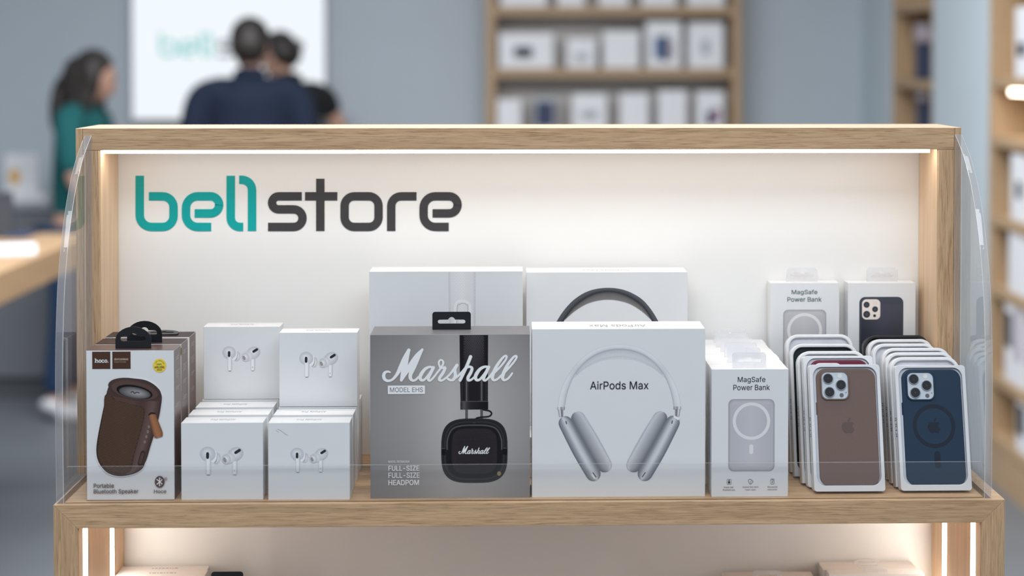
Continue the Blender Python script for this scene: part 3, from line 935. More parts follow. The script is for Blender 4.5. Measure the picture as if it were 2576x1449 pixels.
def script_word(P, f, k, col): P.union(SCRIPT_FILL, f, col)
mr = (931.5, 1333, 841, 1253)
ym = yfront(1132, 1253)
mroot, md_ = carton('headphone_box', 'grey headphone box with white script word and black headphone picture', mr, ym, 0.063, mat='grey_card')
P = front(mr, md_)
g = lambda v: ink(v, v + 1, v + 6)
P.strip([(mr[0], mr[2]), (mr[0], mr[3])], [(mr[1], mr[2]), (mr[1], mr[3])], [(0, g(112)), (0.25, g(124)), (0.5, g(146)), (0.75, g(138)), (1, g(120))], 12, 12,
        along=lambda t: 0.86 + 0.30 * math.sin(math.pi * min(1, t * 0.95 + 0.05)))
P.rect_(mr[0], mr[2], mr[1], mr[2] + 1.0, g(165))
P.zoom(920, 780, 2.958)
bk = [ink(20, 19, 24), ink(52, 50, 56), ink(34, 32, 38), ink(74, 73, 80)]
P.strip([(698, 186), (700, 430), (705, 690)], [(911, 186), (910, 430), (909, 690)], [(0, bk[0]), (0.1, bk[0]), (0.2, bk[2]), (0.5, ink(46, 44, 50)), (0.8, bk[2]), (0.9, bk[0]), (1, bk[0])], 14, 12)
P.next(); pts, cols, fs = [], [], []
for r_ in range(27):
    for c in range(12):
        x = 734 + c * 12.4 + (6.2 if r_ % 2 else 0); y = 196 + r_ * 9.6
        k = max(0.12, 1.0 - r_ / 27.0)
        col = tuple(a * (1 - k) + b * k for a, b in zip(bk[2], ink(104, 103, 112)))
        b = len(pts); pts += [(x - 4, y + 1), (x, y - 2.2), (x + 4, y + 1), (x, y + 2.4)]; cols += [col] * 4; fs.append((b, b + 1, b + 2, b + 3))
for sx in (716, 896):
    for r_ in range(12):
        x, y = sx, 540 + r_ * 11.5
        b = len(pts); pts += [(x - 5, y), (x + 5, y - 3), (x + 5, y + 2), (x - 5, y + 5)]; cols += [ink(58, 56, 60)] * 4; fs.append((b, b + 1, b + 2, b + 3))
P._add(pts, cols, fs)
P.rect_(768, 500, 848, 680, ink(26, 24, 29))
for x in (750, 862):
    P.stroke([(x, 500), (x, 820)], 9, None, sub=1, caps=False, ramp=[(-1, ink(20, 20, 24)), (0, ink(92, 92, 98)), (1, ink(24, 24, 28))], m=4)
P.strip([(704, 680), (704, 740)], [(911, 680), (911, 740)], [(0, bk[0]), (0.12, bk[3]), (0.3, bk[2]), (0.8, bk[0]), (1, bk[0])], 3, 8)
P.rect_(704, 676, 911, 682, ink(70, 70, 76))
P.stroke([(876, 742), (922, 752), (936, 772), (915, 792), (860, 797), (822, 806), (808, 832)], 6, ink(24, 24, 28))
cup = rrect(562, 1055, 805, 1283, 0.1)
def sup(cx, cy, rx, ry, e, n=56):
    out = []
    for i in range(n):
        t = 2 * math.pi * i / n
        c, s_ = math.cos(t), math.sin(t)
        out.append((cx + rx * math.copysign(abs(c) ** (2 / e), c), cy + ry * math.copysign(abs(s_) ** (2 / e), s_)))
    return out
def nest(P, shapes):
    """nested outlines with the same number of points, colours blend from the outside in"""
    P.next(); n = len(shapes[0][0]); pts, cols, fs = [], [], []
    for o_, c in shapes: pts += list(o_); cols += [c] * n
    for k in range(len(shapes) - 1):
        for i in range(n): fs.append((k * n + i, k * n + (i + 1) % n, (k + 1) * n + (i + 1) % n, (k + 1) * n + i))
    fs.append(tuple((len(shapes) - 1) * n + i for i in range(n)))
    P._add(pts, cols, fs)
def cupshape(k): return sup(808, 1046, 247 * k, 240 * k, 3.4)
nest(P, [(cupshape(1.0), ink(22, 22, 26)), (cupshape(0.965), ink(40, 40, 45)), (cupshape(0.93), ink(24, 24, 28)), (cupshape(0.90), ink(46, 46, 51)), (cupshape(0.84), ink(22, 22, 26)), (cupshape(0.74), ink(20, 20, 24))])
P.stroke([(605, 1035), (608, 960), (640, 890), (700, 862), (808, 856), (915, 862), (976, 890), (1008, 960), (1012, 1035)], 5, ink(70, 70, 76))
nest(P, [(sup(808, 1050, 172, 172, 4.2), ink(16, 16, 20)), (sup(808, 1050, 166, 166, 4.2), ink(38, 35, 40)), (sup(808, 1050, 120, 120, 4.0), ink(34, 31, 36))])
P.next(); pts, cols, fs = [], [], []
rnd = random.Random(4)
for r_ in range(30):
    for c in range(30):
        x = 654 + c * 10.6 + (5 if r_ % 2 else 0); y = 896 + r_ * 10.6
        if abs((x - 808) / 160) ** 4 + abs((y - 1050) / 160) ** 4 > 1: continue
        b = len(pts); q = rnd.uniform(0.8, 1.25); col = tuple(v * q for v in ink(48, 45, 50))
        pts += [(x - 4, y), (x, y - 2), (x + 4, y), (x, y + 2)]; cols += [col] * 4; fs.append((b, b + 1, b + 2, b + 3))
P._add(pts, cols, fs)
for sx in (578, 1036):
    P.rect_(sx - 16, 1022, sx + 16, 1076, ink(14, 14, 17)); P.rect_(sx - 14, 1024, sx + 14, 1032, ink(60, 60, 66))
P.ell(806, 836, 14, 7, ink(46, 46, 50))
P.ell(992, 1217, 16, 18, ink(86, 72, 52), ink(196, 178, 140)); P.stroke([(985, 1210), (999, 1224)], 2, ink(70, 58, 42), sub=1); P.stroke([(999, 1210), (985, 1224)], 2, ink(70, 58, 42), sub=1)
lite = ink(206, 212, 220)
script_word(P, lambda x, y: (692 + (x - 160) / 2235 * 232, 1010 + (y - 105) / 550 * 60), 232 / 2235 * 1.12, lite)
P.zoom(940, 860, 6.605)
script_word(P, lambda x, y: (x, y), 1.0, lite)
P.poly(rrect(237, 852, 719, 860, 8, 3), lite)
P.text('MODEL EHS', 272, 818, 750, 828, ink(112, 112, 118), 0.012)
P.zoom(960, 1140, 16.1)
P.text('MADSL REONAGGA', 272, 1120, 278, 368, ink(186, 188, 198), 0.02)
for body, y0, y1, x1 in (('FULL-SIZE', 488, 692, 1518), ('FULL-SIZE', 768, 980, 1530), ('HEADPOM', 1064, 1272, 1504)):
    P.text(body, 276, x1, y0, y1, ink(200, 202, 212), 0.022)
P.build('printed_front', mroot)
tz = md_[2]
plate('hang_tab', tab_outlines(0, 0, 0.0500, 0.0232, 0.0035), -0.0006, 0.0006, M['plastic_black'], mroot).location = (0.0006, 0.004, tz)

# ---- white over-ear headphone box at the front
ar = (1338.0, 1774, 828, 1250.5)
ya = yfront(1556, 1250)
aroot, ad_ = carton('headphone_box', 'large white headphone box in front with silver headphone picture and black wording', ar, ya, 0.060)
def arc_headphones(P, light=True):
    """band and cups in the front box's zoom frame"""
    outer = catmull([(214, 720), (226, 640), (252, 558), (302, 468), (382, 370), (470, 304), (570, 266), (672, 257), (775, 266), (874, 304), (962, 370), (1042, 468), (1092, 558), (1120, 640), (1131, 720)], 5)
    inner = catmull([(268, 720), (280, 640), (304, 560), (342, 480), (408, 396), (490, 334), (580, 300), (672, 290), (764, 300), (854, 334), (936, 396), (1002, 480), (1040, 560), (1064, 640), (1078, 720)], 5)
    return outer, inner
P = front(ar, ad_)
P.zoom(1330, 780, 2.957)
P.rect_(24, 140, 1314, 144, ink(240, 242, 246))
outer, inner = arc_headphones(P)
can = catmull([(330, 505), (430, 425), (550, 374), (672, 359), (795, 374), (915, 425), (1014, 505)], 6)
cin = catmull([(330, 490), (400, 402), (490, 334), (580, 300), (672, 290), (764, 300), (854, 334), (944, 402), (1014, 490)], 6)
P.strip(cin, can, [(0, ink(146, 152, 164)), (0.15, ink(172, 178, 190)), (0.6, ink(186, 193, 204)), (0.9, ink(176, 183, 195)), (1, ink(192, 199, 210))], 44, 8)
P.next(); pts, cols, fs = [], [], []
A_, B_ = resample(cin, 70), resample(can, 70)
for i in range(3, 67):
    for j in range(9):
        u = (j + (0.5 if i % 2 else 0)) / 9.5
        x, y = A_[i][0] + (B_[i][0] - A_[i][0]) * u, A_[i][1] + (B_[i][1] - A_[i][1]) * u
        b = len(pts); pts += [(x - 2.6, y), (x, y - 2), (x + 2.6, y), (x, y + 2)]; cols += [ink(160, 167, 179)] * 4; fs.append((b, b + 1, b + 2, b + 3))
P._add(pts, cols, fs)
P.strip(outer, inner, [(0, ink(176, 183, 194)), (0.12, ink(196, 203, 213)), (0.5, ink(192, 199, 210)), (0.85, ink(178, 185, 197)), (1, ink(148, 155, 168))], 60, 8,
        along=lambda t: 1.0 - 0.10 * math.exp(-((t - 0.22) / 0.05) ** 2) - 0.10 * math.exp(-((t - 0.78) / 0.05) ** 2))
def mirror(p): return (1345 - p[0], p[1])
ident = lambda p: p
met = [(-1, ink(120, 126, 138)), (-0.4, ink(216, 220, 228)), (0.1, ink(150, 155, 166)), (0.6, ink(96, 100, 110)), (1, ink(150, 155, 166))]
for f, sg in ((ident, 1), (mirror, -1)):
    rp = lambda r_: [(u * 1.0, c) for u, c in r_] if sg == 1 else [(-u, c) for u, c in r_[::-1]]
    # cushion: right side light, left side dark
    P.stroke([f((368, 806)), f((470, 985)), f((563, 1150))], [54, 60, 56], None, sub=10, m=12,
             ramp=rp([(-1, ink(92, 96, 107)), (-0.72, ink(104, 108, 120)), (-0.3, ink(132, 137, 149)), (0.3, ink(158, 164, 176)), (0.72, ink(178, 184, 196)), (1, ink(150, 156, 168))]))
    P.stroke([f((418, 790)), f((520, 985)), f((600, 1120))], 1.2, ink(184, 190, 202))
    P.stroke([f((274, 838)), f((380, 1040)), f((480, 1216))], [52, 57, 55], None, sub=10, m=12,
             ramp=rp([(-1, ink(84, 90, 102)), (-0.8, ink(110, 117, 130)), (-0.5, ink(134, 141, 154)), (-0.05, ink(184, 191, 202)), (0.3, ink(168, 175, 187)), (0.7, ink(118, 125, 138)), (1, ink(98, 105, 118))]))
    P.stroke([f((277, 826)), f((281, 842))], 5, ink(92, 96, 106), sub=1)
    P.strip([f((218, 736)), f((226, 790))], [f((256, 736)), f((256, 790))], [(0, ink(110, 114, 124)), (0.35, ink(212, 216, 222)), (0.6, ink(96, 100, 110)), (1, ink(130, 134, 144))], 3, 8)
    P.strip([f((213, 718)), f((213, 738))], [f((268, 718)), f((268, 738))], [(0, ink(130, 134, 144)), (0.25, ink(224, 227, 232)), (0.5, ink(120, 124, 134)), (0.8, ink(168, 172, 181)), (1, ink(108, 112, 122))], 3, 8)
    P.stroke([f((478, 1208)), f((500, 1240))], 3.5, ink(72, 76, 86), sub=1)
P.poly([(1076, 790), (1084, 784), (1118, 806), (1114, 822), (1078, 800)], ink(212, 216, 224))
P.poly([(464, 1222), (472, 1214), (496, 1250), (486, 1254)], ink(206, 210, 218))
P.text('AirPods Max', 456, 890, 528, 588, ink(22, 16, 38), 0.002)
P.build('printed_front', aroot)
top_text(aroot, ad_, 'AirPods Max', 0.165, 0.42, 0.15, (0.30, 0.30, 0.33), 'lid_print')

# ---- raised boxes behind, standing on a white riser block
RZ = 0.055
yb1 = 2.158
br = (929, 1315, 683, 1085)
rx0, rx1 = at_y(942, 1100, 2.15).x, at_y(1722, 1100, 2.19).x
zr = ZS + RZ
riser = tag(box('riser_block', rx0, rx1, 2.118, 2.244, ZS, zr, M['white_panel'], None, 0.001), 'white riser block under the two boxes behind the big headphone boxes', 'riser')
b1, b1d = carton('headphone_box', 'white box with grey strap picture standing behind the grey headphone box', br, yb1, 0.050, z0=zr + 0.0002)
P = front((929, 1315, 683, proj((0, yb1, zr))[1]), b1d)
P.rect_(929, 683, 1315, 684, ink(240, 242, 246))
P.strip([(1128, 684), (1131, 860)], [(1196, 684), (1196, 860)], [(0, ink(176, 181, 191)), (0.06, ink(192, 197, 207)), (0.5, ink(200, 205, 214)), (0.92, ink(190, 195, 205)), (1, ink(172, 177, 188))], 12, 10)
P.next(); pts, cols, fs = [], [], []
for r_ in range(28):
    for c in range(9):
        x = 1133 + c * 7.2 + (3.6 if r_ % 2 else 0); y = 688 + r_ * 4.2
        b = len(pts); pts += [(x - 2.2, y), (x, y - 1), (x + 2.2, y), (x, y + 1)]; cols += [ink(188, 193, 203)] * 4; fs.append((b, b + 1, b + 2, b + 3))
P._add(pts, cols, fs)
P.stroke([(1145, 850), (1145, 775), (1152, 759), (1166, 757), (1178, 762), (1182, 775), (1182, 850)], 3.2, ink(214, 218, 226))
P.stroke([(1150, 850), (1150, 776), (1157, 765), (1166, 763), (1173, 766), (1177, 776), (1177, 850)], 0.8, ink(158, 163, 174))
P.build('printed_front', b1)
yb2 = 2.184
cr = (1324, 1729, 685, 1085)
b2, b2d = carton('headphone_box', 'white box with dark headband picture standing behind the silver headphone box', cr, yb2, 0.050, z0=zr + 0.0002, mat='card')
rect2 = (1324, 1729, 685, proj((0.1, yb2, zr))[1])
P = front(rect2, b2d)
P.rect_(1324, 685, 1729, 686, ink(240, 242, 246))
P.zoom(1330 - 5, 780 - 135.0, 2.957 / 0.945)
outer, inner = arc_headphones(P)
P.zoom(900, 640, 2.264)
o2 = catmull([(1080, 520), (1100, 450), (1133, 380), (1180, 310), (1240, 250), (1320, 206), (1420, 190), (1520, 204), (1610, 250), (1668, 312), (1710, 380), (1745, 450), (1765, 520)], 6)
i2 = catmull([(1120, 520), (1140, 455), (1170, 385), (1216, 318), (1272, 266), (1345, 226), (1424, 212), (1505, 226), (1586, 268), (1640, 320), (1676, 385), (1706, 455), (1726, 520)], 6)
cn = catmull([(1180, 372), (1240, 320), (1320, 276), (1424, 258), (1530, 276), (1610, 320), (1668, 372)], 6)
ci = catmull([(1180, 366), (1216, 318), (1272, 266), (1345, 226), (1424, 212), (1505, 226), (1586, 268), (1640, 320), (1668, 366)], 6)
P.strip(ci, cn, [(0, ink(54, 56, 60)), (0.3, ink(86, 88, 92)), (1, ink(108, 110, 114))], 40, 6)
P.strip(o2, i2, [(0, ink(44, 48, 56)), (0.2, ink(78, 84, 94)), (0.6, ink(62, 67, 76)), (1, ink(36, 38, 44))], 50, 6)
P.build('printed_front', b2)
top_text(b2, b2d, 'AirPods Max', 0.15, 0.45, 0.15, (0.55, 0.55, 0.57), 'lid_print')

# ---- white power bank boxes, six in a row
pr = (1790.0, 1983.0, 929, 1250.0)
yp = yfront(1887, 1250)
GP = 'white power bank boxes in the long row'
def bank_picture(P, x0, x1, y0, y1, k=1.0):
    """grey power bank with pale ring, drawn inside the given pixel box"""
    w_, h_ = x1 - x0, y1 - y0
    r = w_ * 0.115
    def rr(i): return [(x, y) for x, y in rrect(x0 + i, x1 - i, y0 + i, y1 - i, r, 8)]
    nest(P, [(rr(0), ink(126, 128, 140)), (rr(w_ * 0.02), ink(150, 154, 166)), (rr(w_ * 0.06), ink(164, 168, 180))])
    P.strip([(x0 + w_ * .06, y0 + r), (x0 + w_ * .06, y1 - r)], [(x1 - w_ * .06, y0 + r), (x1 - w_ * .06, y1 - r)], [(0, ink(160, 164, 177)), (0.5, ink(168, 172, 184)), (1, ink(158, 162, 175))], 6, 4)
    cx = (x0 + x1) / 2; cy = y0 + h_ * 0.305
    P.stroke(ellipse(cx, cy, w_ * 0.373, w_ * 0.373, 40), w_ * 0.034, ink(194, 198, 208), sub=1, closed=True)
    P.stroke([(cx - 1, y0 + h_ * 0.655), (cx - 1, y0 + h_ * 0.735)], w_ * 0.043, ink(194, 198, 208), sub=1)
def bank_print(rect, dims, dark):
    P = front(rect, dims)
    P.rect_(rect[0], rect[2], rect[1], rect[2] + 0.9, ink(242, 243, 246))
    P.zoom(1760, 820, 3.22)
    P.text('MagSafe', 308, 531, 411, 466, dark, 0.006); P.text('Power Bank', 272, 567, 476, 520, dark, 0.006)
    bank_picture(P, 233, 606, 592, 1176)
    P.zoom(1800, 1190, 14.31)
    g1, g2 = ink(92, 92, 98), ink(44, 42, 48)
    P.stroke(rrect(414, 570, 220, 398, 40, 5), 6, g1, sub=1, closed=True); P.ell(490, 326, 44, 46, g2); P.poly([(448, 268), (490, 232), (530, 268), (500, 262), (490, 272), (480, 262)], g2)
    P.stroke([(1186, 250), (1240, 218), (1285, 232), (1330, 275), (1356, 310), (1320, 345), (1258, 398), (1205, 330)], 8, g1, closed=True); P.stroke([(1262, 372), (1272, 300), (1300, 276)], 6, g1)
    P.stroke(rrect(1992, 2112, 208, 398, 18, 4), 6, g1, sub=1, closed=True); P.stroke([(2022, 262), (2050, 232), (2084, 258), (2070, 300), (2030, 318), (2050, 345), (2076, 350)], 7, g1)
    tx = ink(112, 106, 108)
    for body, a, b, y0, y1 in (('Kops dal', 310, 645, 472, 540), ('Prontodo ano', 268, 698, 566, 625), ('Aopoe bon dcm', 975, 1545, 470, 528), ('ineer aolo', 1075, 1440, 566, 614),
                               ('NecuenloD', 1876, 2232, 470, 520), ('neponids', 1880, 2214, 566, 620)):
        P.text(body, a, b, y0, y1, tx, 0.012)
    return P
p0, pd = carton('power_bank_box', 'white power bank box at the front of its row with grey power bank picture', pr, yp, 0.0345, GP)
bankme = bank_print(pr, pd, ink(24, 18, 34)).mesh(); link('printed_front', bankme, p0)
body_p = p0.children[0].data
tabp = plate_mesh(tab_outlines(0, 0, 0.0437, 0.0195, 0.0042), -0.0004, 0.0004); tabp.materials.append(M['frost_film'])
link('hang_tab', tabp, p0, loc=(0.0005, -0.006, pd[2]))
Qs = Print((0, 1, 0, 1), pd[1], pd[2], (-pd[0] / 2, pd[1] / 2, 0), (0, -1, 0), (0, 0, 1), (-1, 0, 0))
small_lines(Qs, 0.35, 0.5, [(0.35 + 0.011 * i, 0.006, 1) for i in range(36)], (0.46, 0.45, 0.46), 5)
sidep = Qs.mesh(); link('side_print', sidep, p0)
ords = ['second', 'third', 'fourth', 'fifth', 'sixth and last']
rnd = random.Random(11)
for i, o_ in enumerate(ords):
    dx = rnd.uniform(-0.0012, 0.0012)
    r_ = thing('power_bank_box', 'white power bank box with clear hang tab, %s in the long row' % o_, 'box',
               (p0.location.x + dx, yp + (i + 1) * 0.0362 + pd[1] / 2, ZS), group=GP)
    link('carton', body_p, r_); link('hang_tab', tabp, r_, loc=(rnd.uniform(-0.003, 0.001), -0.006, pd[2])); link('side_print', sidep, r_)
# two raised boxes against the back panel
RZ2 = at_y(2030, 1004, 2.222).z
qx0, qx1 = at_y(1945, 1000, 2.222).x, at_y(2296, 1000, 2.222).x
tag(box('riser_block', qx0, qx1, 2.2205, 2.2485, ZS, RZ2, M['white_panel'], None, 0.001), 'narrow white riser block behind the phone case packs', 'riser')
q1r = (1937, 2111, 712, 1004)
q1, q1d = carton('power_bank_box', 'raised white power bank box with green grey wording against the back panel', q1r, 2.2215, 0.026, z0=RZ2)
P = front(q1r, q1d)
P.rect_(q1r[0], q1r[2], q1r[1], q1r[2] + 1, ink(244, 244, 246)); P.zoom(1900, 660, 5.99)
tg = ink(58, 84, 84)
P.text('MagSafe', 546, 932, 414, 496, tg, 0.012); P.text('Power Bank', 482, 996, 524, 592, tg, 0.012)
P.zoom(0, 0, 1); bank_picture(P, 1970, 2078, 779, 950)
P.build('printed_front', q1)
link('hang_tab', tabp, q1, loc=(-0.001, 0.004, q1d[2]))
q2r = (2133, 2303, 712, 1004)
q2, q2d = carton('phone_case_box', 'raised white box with dark phone case picture against the back panel', q2r, 2.2215, 0.026, z0=RZ2)
P = front(q2r, q2d)
P.rect_(q2r[0], q2r[2], q2r[1], q2r[2] + 1, ink(244, 244, 246)); P.zoom(1900, 660, 5.99)
rr = lambda i: rrect(1565 + i, 2228 - i, 520 + i, 1960, 90, 8)
nest(P, [(rr(0), ink(28, 40, 48)), (rr(12), ink(58, 66, 80)), (rr(26), ink(60, 64, 78))])
P.strip([(1591, 640), (1591, 1960)], [(2202, 640), (2202, 1960)], [(0, ink(46, 50, 62)), (0.5, ink(60, 63, 78)), (1, ink(58, 62, 74))], 6, 4, along=lambda t: 1.15 - 0.75 * t)
P.poly(rrect(1606, 1880, 556, 860, 66, 7), ink(204, 200, 202))
for x, y, r_ in ((1674, 638, 46), (1802, 706, 44), (1676, 782, 52)): P.ell(x, y, r_, r_, ink(30, 34, 40), ink(70, 76, 88), shift=(2, -2))
P.ell(1795, 804, 22, 22, ink(40, 46, 54)); P.stroke(ellipse(1805, 615, 22, 24, 14), 2.5, ink(190, 180, 176), sub=1, closed=True)
P.build('printed_front', q2)
link('hang_tab', tabp, q2, loc=(0.004, 0.004, q2d[2]))

# ---- phone case packs leaning back in two rows
TILT = math.radians(13.5)
M['case_brown'] = plain('brown_translucent_case', lin(118, 99, 92), 0.30, noise=0.03, nscale=400, coat=0.05, spec=0.35)
M['case_brown_mark'] = plain('brown_case_mark', lin(98, 82, 77), 0.38, noise=0.02)
M['case_navy'] = plain('navy_matte_case', lin(40, 60, 80), 0.38, noise=0.03, nscale=400, coat=0.0, spec=0.3)
M['case_navy_mark'] = plain('navy_case_mark', lin(20, 32, 48), 0.40, noise=0.02)
M['case_plum'] = plain('plum_case', lin(112, 38, 62), 0.35, coat=0.05, spec=0.35)
M['case_green'] = plain('dark_green_case', lin(24, 40, 42), 0.35, coat=0.05, spec=0.35)
M['case_black'] = plain('black_case', lin(38, 40, 42), 0.35, coat=0.05, spec=0.35)
M['case_grey'] = plain('pale_grey_case', lin(222, 224, 230), 0.35, coat=0.05, spec=0.35)
M['shell_inner'] = plain('grey_shell_lining', lin(168, 167, 172), 0.5)
M['insert'] = plain('pale_clear_insert', lin(206, 210, 218), 0.35)
M['cam_plate'] = plain('silver_camera_plate', lin(206, 214, 222), 0.25, metal=0.0, coat=0.5)
M['steel'] = plain('steel_ring', (0.62, 0.64, 0.67), 0.22, metal=1.0)
M['lens'] = plain('dark_camera_lens', (0.016, 0.018, 0.022), 0.15, coat=1.0)
M['lens_mid'] = plain('grey_lens_centre', (0.05, 0.055, 0.065), 0.3)
M['glow'] = plain('pale_flash_lens', (0.80, 0.77, 0.74), 0.3)
M['sensor'] = plain('grey_sensor', (0.16, 0.155, 0.155), 0.3)
APPLE = catmull([(0, 0.30), (-0.10, 0.26), (-0.24, 0.29), (-0.40, 0.20), (-0.49, 0.00), (-0.46, -0.22), (-0.34, -0.44), (-0.20, -0.55), (-0.08, -0.53), (0.02, -0.49),
                 (0.12, -0.53), (0.24, -0.55), (0.36, -0.45), (0.47, -0.24), (0.37, -0.14), (0.33, 0.0), (0.38, 0.13), (0.46, 0.19), (0.34, 0.29), (0.18, 0.28), (0.08, 0.26)], 4, True)
LEAF = catmull([(0.0, 0.36), (0.04, 0.52), (0.20, 0.64), (0.20, 0.50), (0.12, 0.39)], 4, True)
def disc(name, cx, cz, r, y0, y1, mat, parent): return plate(name, [ellipse(cx, cz, r, r, 24)], y0, y1, mat, parent)
def case_pack(label, px, pbot, ptop, color, ring=False, kind='tray', width=0.0925, full=True, dy=0.0, tilt=TILT, mark=None, xmax=None):
    """px = (left,right) pixels of the bottom front edge. kind tray: square carton tray; kind shell: rounded shell"""
    D = 0.0165
    yf = yfront((px[0] + px[1]) / 2, pbot) + 0.003
    x0 = at_y(px[0], pbot, yf).x
    x1 = x0 + width
    if xmax is not None and x1 > xmax: x1 = xmax; x0 = max(x0 - 0.006, x1 - width)
    lift = 0.0
    piv = yf + D * math.cos(tilt)
    h = 0.10
    for _ in range(30):     # height so that the top edge reaches the wanted pixel row
        zz = ZS + D * math.sin(tilt) + h * math.cos(tilt); yy = yf + h * math.sin(tilt)
        t_ = proj(((x0 + x1) / 2, yy, zz))[1]
        h += (t_ - ptop) / 1930.0
    root = thing('phone_case_pack', label, 'phone case', ((x0 + x1) / 2, piv, ZS), (-tilt, 0, 0), 'phone case packs')
    w = x1 - x0
    yF, yB = -D, 0.0         # local: pivot at the rear bottom edge
    mk = M[mark] if mark else None
    if kind == 'tray':
        plate('tray_back', [rrect(-w / 2, w / 2, 0, h, 0.004, 3)], yB - 0.006, yB, M['plastic_white'], root)
        plate('tray_rim', [rrect(-w / 2, w / 2, 0, h, 0.004, 4), rrect(-w / 2 + 0.0042, w / 2 - 0.0042, 0.0075, h - 0.0032, 0.012, 6)[::-1]], yF, yB - 0.006, M['plastic_white'], root, 0.0004)
        cw, ch, cb = w * 0.845, h * 0.925, h * 0.042
        cx = 0.0012
        camx, camz, ca = -w / 2 + w * 0.352, h * (1 - 0.166), 0.0188
        yc0, yc1 = yB - 0.0150, yB - 0.0062
        plate('insert', [rrect(-w / 2 + 0.0046, w / 2 - 0.0046, 0.0079, h - 0.0036, 0.0118, 6)], yB - 0.0128, yB - 0.006, M['insert'], root, 0.0004)
        plate('case', [rrect(cx - cw / 2, cx + cw / 2, cb, cb + ch, 0.0125, 7)], yc0, yc1, M[color], root, 0.0016)
        if full:
            rim = plate('camera_rim', [rrect(camx - ca, camx + ca, camz - ca, camz + ca, 0.0085, 7), rrect(camx - ca + 0.0017, camx + ca - 0.0017, camz - ca + 0.0017, camz + ca - 0.0017, 0.0072, 7)[::-1]],
                        yc0 - 0.0020, yc0 + 0.001, M[color], root, 0.0004)
            pl = plate('camera_plate', [rrect(camx - ca + 0.0016, camx + ca - 0.0016, camz - ca + 0.0016, camz + ca - 0.0016, 0.0073, 7)], yc0 - 0.0008, yc0 + 0.001, M['cam_plate'], root)
            u = w / 583.0
            for lx, lz, r_ in ((382 - 437, 485 - 430, 43), (487 - 437, 485 - 482, 43), (390 - 437, 485 - 540, 43)):
                X, Z = camx + lx * u, camz + lz * u
                plate('lens_ring', [ellipse(X, Z, r_ * u, r_ * u, 26), ellipse(X, Z, r_ * u * 0.88, r_ * u * 0.88, 26)[::-1]], yc0 - 0.0026, yc0 - 0.0006, M['steel'], pl)
                disc('lens', X, Z, r_ * u * 0.9, yc0 - 0.0020, yc0 - 0.0006, M['lens'], pl)
                disc('lens_centre', X, Z, r_ * u * 0.14, yc0 - 0.0022, yc0 - 0.0019, M['lens_mid'], pl)
            disc('flash', camx + 44 * u, camz + 78 * u, 19 * u, yc0 - 0.0011, yc0 - 0.0006, M['glow'], pl)
            disc('sensor', camx + 53 * u, camz - 80 * u, 17 * u, yc0 - 0.0011, yc0 - 0.0006, M['sensor'], pl)
            disc('microphone', camx + 90 * u, camz - 58 * u, 4 * u, yc0 - 0.0011, yc0 - 0.0006, M['sensor'], pl)
            lz = h * (1 - 0.487); s_ = 0.0166; lxx = 0.0016
            plate('fruit_emblem', [[(lxx + x * s_, lz + y * s_) for x, y in APPLE]], yc0 - 0.00025, yc0 + 0.0002, mk, root)
            plate('fruit_emblem', [[(lxx + x * s_, lz + y * s_) for x, y in LEAF]], yc0 - 0.00025, yc0 + 0.0002, mk, root)
            if ring:
                plate('magnet_ring', [ellipse(lxx, lz, 0.0279, 0.0279, 48), ellipse(lxx, lz, 0.0230, 0.0230, 48)[::-1]], yc0 - 0.00022, yc0 + 0.0002, mk, root)
                plate('magnet_ring', [rrect(lxx - 0.0038 + 0.0022, lxx + 0.0038 + 0.0022, lz - 0.0535, lz - 0.0325, 0.0037, 6)], yc0 - 0.00022, yc0 + 0.0002, mk, root)
            plate('side_button', [rrect(cx - cw / 2 - 0.0012, cx - cw / 2 + 0.001, h * 0.60, h * 0.70, 0.0005, 2)], yc0 + 0.002, yc0 + 0.005, M[color], root)
        elif kind == 'tray':
            plate('camera_rim', [rrect(camx - ca, camx + ca, camz - ca, camz + ca, 0.0085, 7), rrect(camx - ca + 0.0022, camx + ca - 0.0022, camz - ca + 0.0022, camz + ca - 0.0022, 0.0072, 7)[::-1]],
                  yc0 - 0.0016, yc0 + 0.001, M['plastic_white'], root, 0.0004)
    else:
        R = 0.017
        plate('shell', [rrect(-w / 2, w / 2, 0, h, R, 8, (1, 1, 0, 0)), rrect(-w / 2 + 0.0045, w / 2 - 0.0045, 0.006, h - 0.0045, R - 0.004, 8)[::-1]], yF, yB, M['plastic_white'], root, 0.0012)
        if True:
            camx, camz, ca = -w / 2 + w * 0.352, h * (1 - 0.175), 0.0188
            plate('case', [rrect(-w / 2 + 0.004, w / 2 - 0.004, 0.005, h - 0.004, R - 0.003, 8),
                           rrect(camx - ca + 0.002, camx + ca - 0.002, camz - ca + 0.002, camz + ca - 0.002, 0.0075, 6)[::-1]], yB - 0.011, yB - 0.004, M[color], root, 0.0010)
            plate('camera_rim', [rrect(camx - ca, camx + ca, camz - ca, camz + ca, 0.0092, 7), rrect(camx - ca + 0.0030, camx + ca - 0.0030, camz - ca + 0.0030, camz + ca - 0.0030, 0.0068, 7)[::-1]],
                  yB - 0.0135, yB - 0.010, M['plastic_white'] if color == 'case_grey' else M[color], root, 0.0008)
            plate('shell_back', [rrect(-w / 2 + 0.003, w / 2 - 0.003, 0.004, h - 0.003, R - 0.002, 8)], yB - 0.0035, yB - 0.0008, M['shell_inner'], root)
    # small print on the left edge
    Q = Print((0, 1, 0, 1), D, h, (-w / 2, yB, 0), (0, -1, 0), (0, 0, 1), (-1, 0, 0), start=0.0002)
    small_lines(Q, 0.30, 0.62, [(0.42 + 0.016 * i, 0.009, 1) for i in (0, 1, 3, 4, 6, 8, 9)], (0.10, 0.10, 0.11), int(px[0]))
    Q.build('edge_print', root)
    return root
case_pack('brown clear phone case pack at the front of the left case row', (2048.5, 2233), 1245.5, 917, 'case_brown', mark='case_brown_mark')
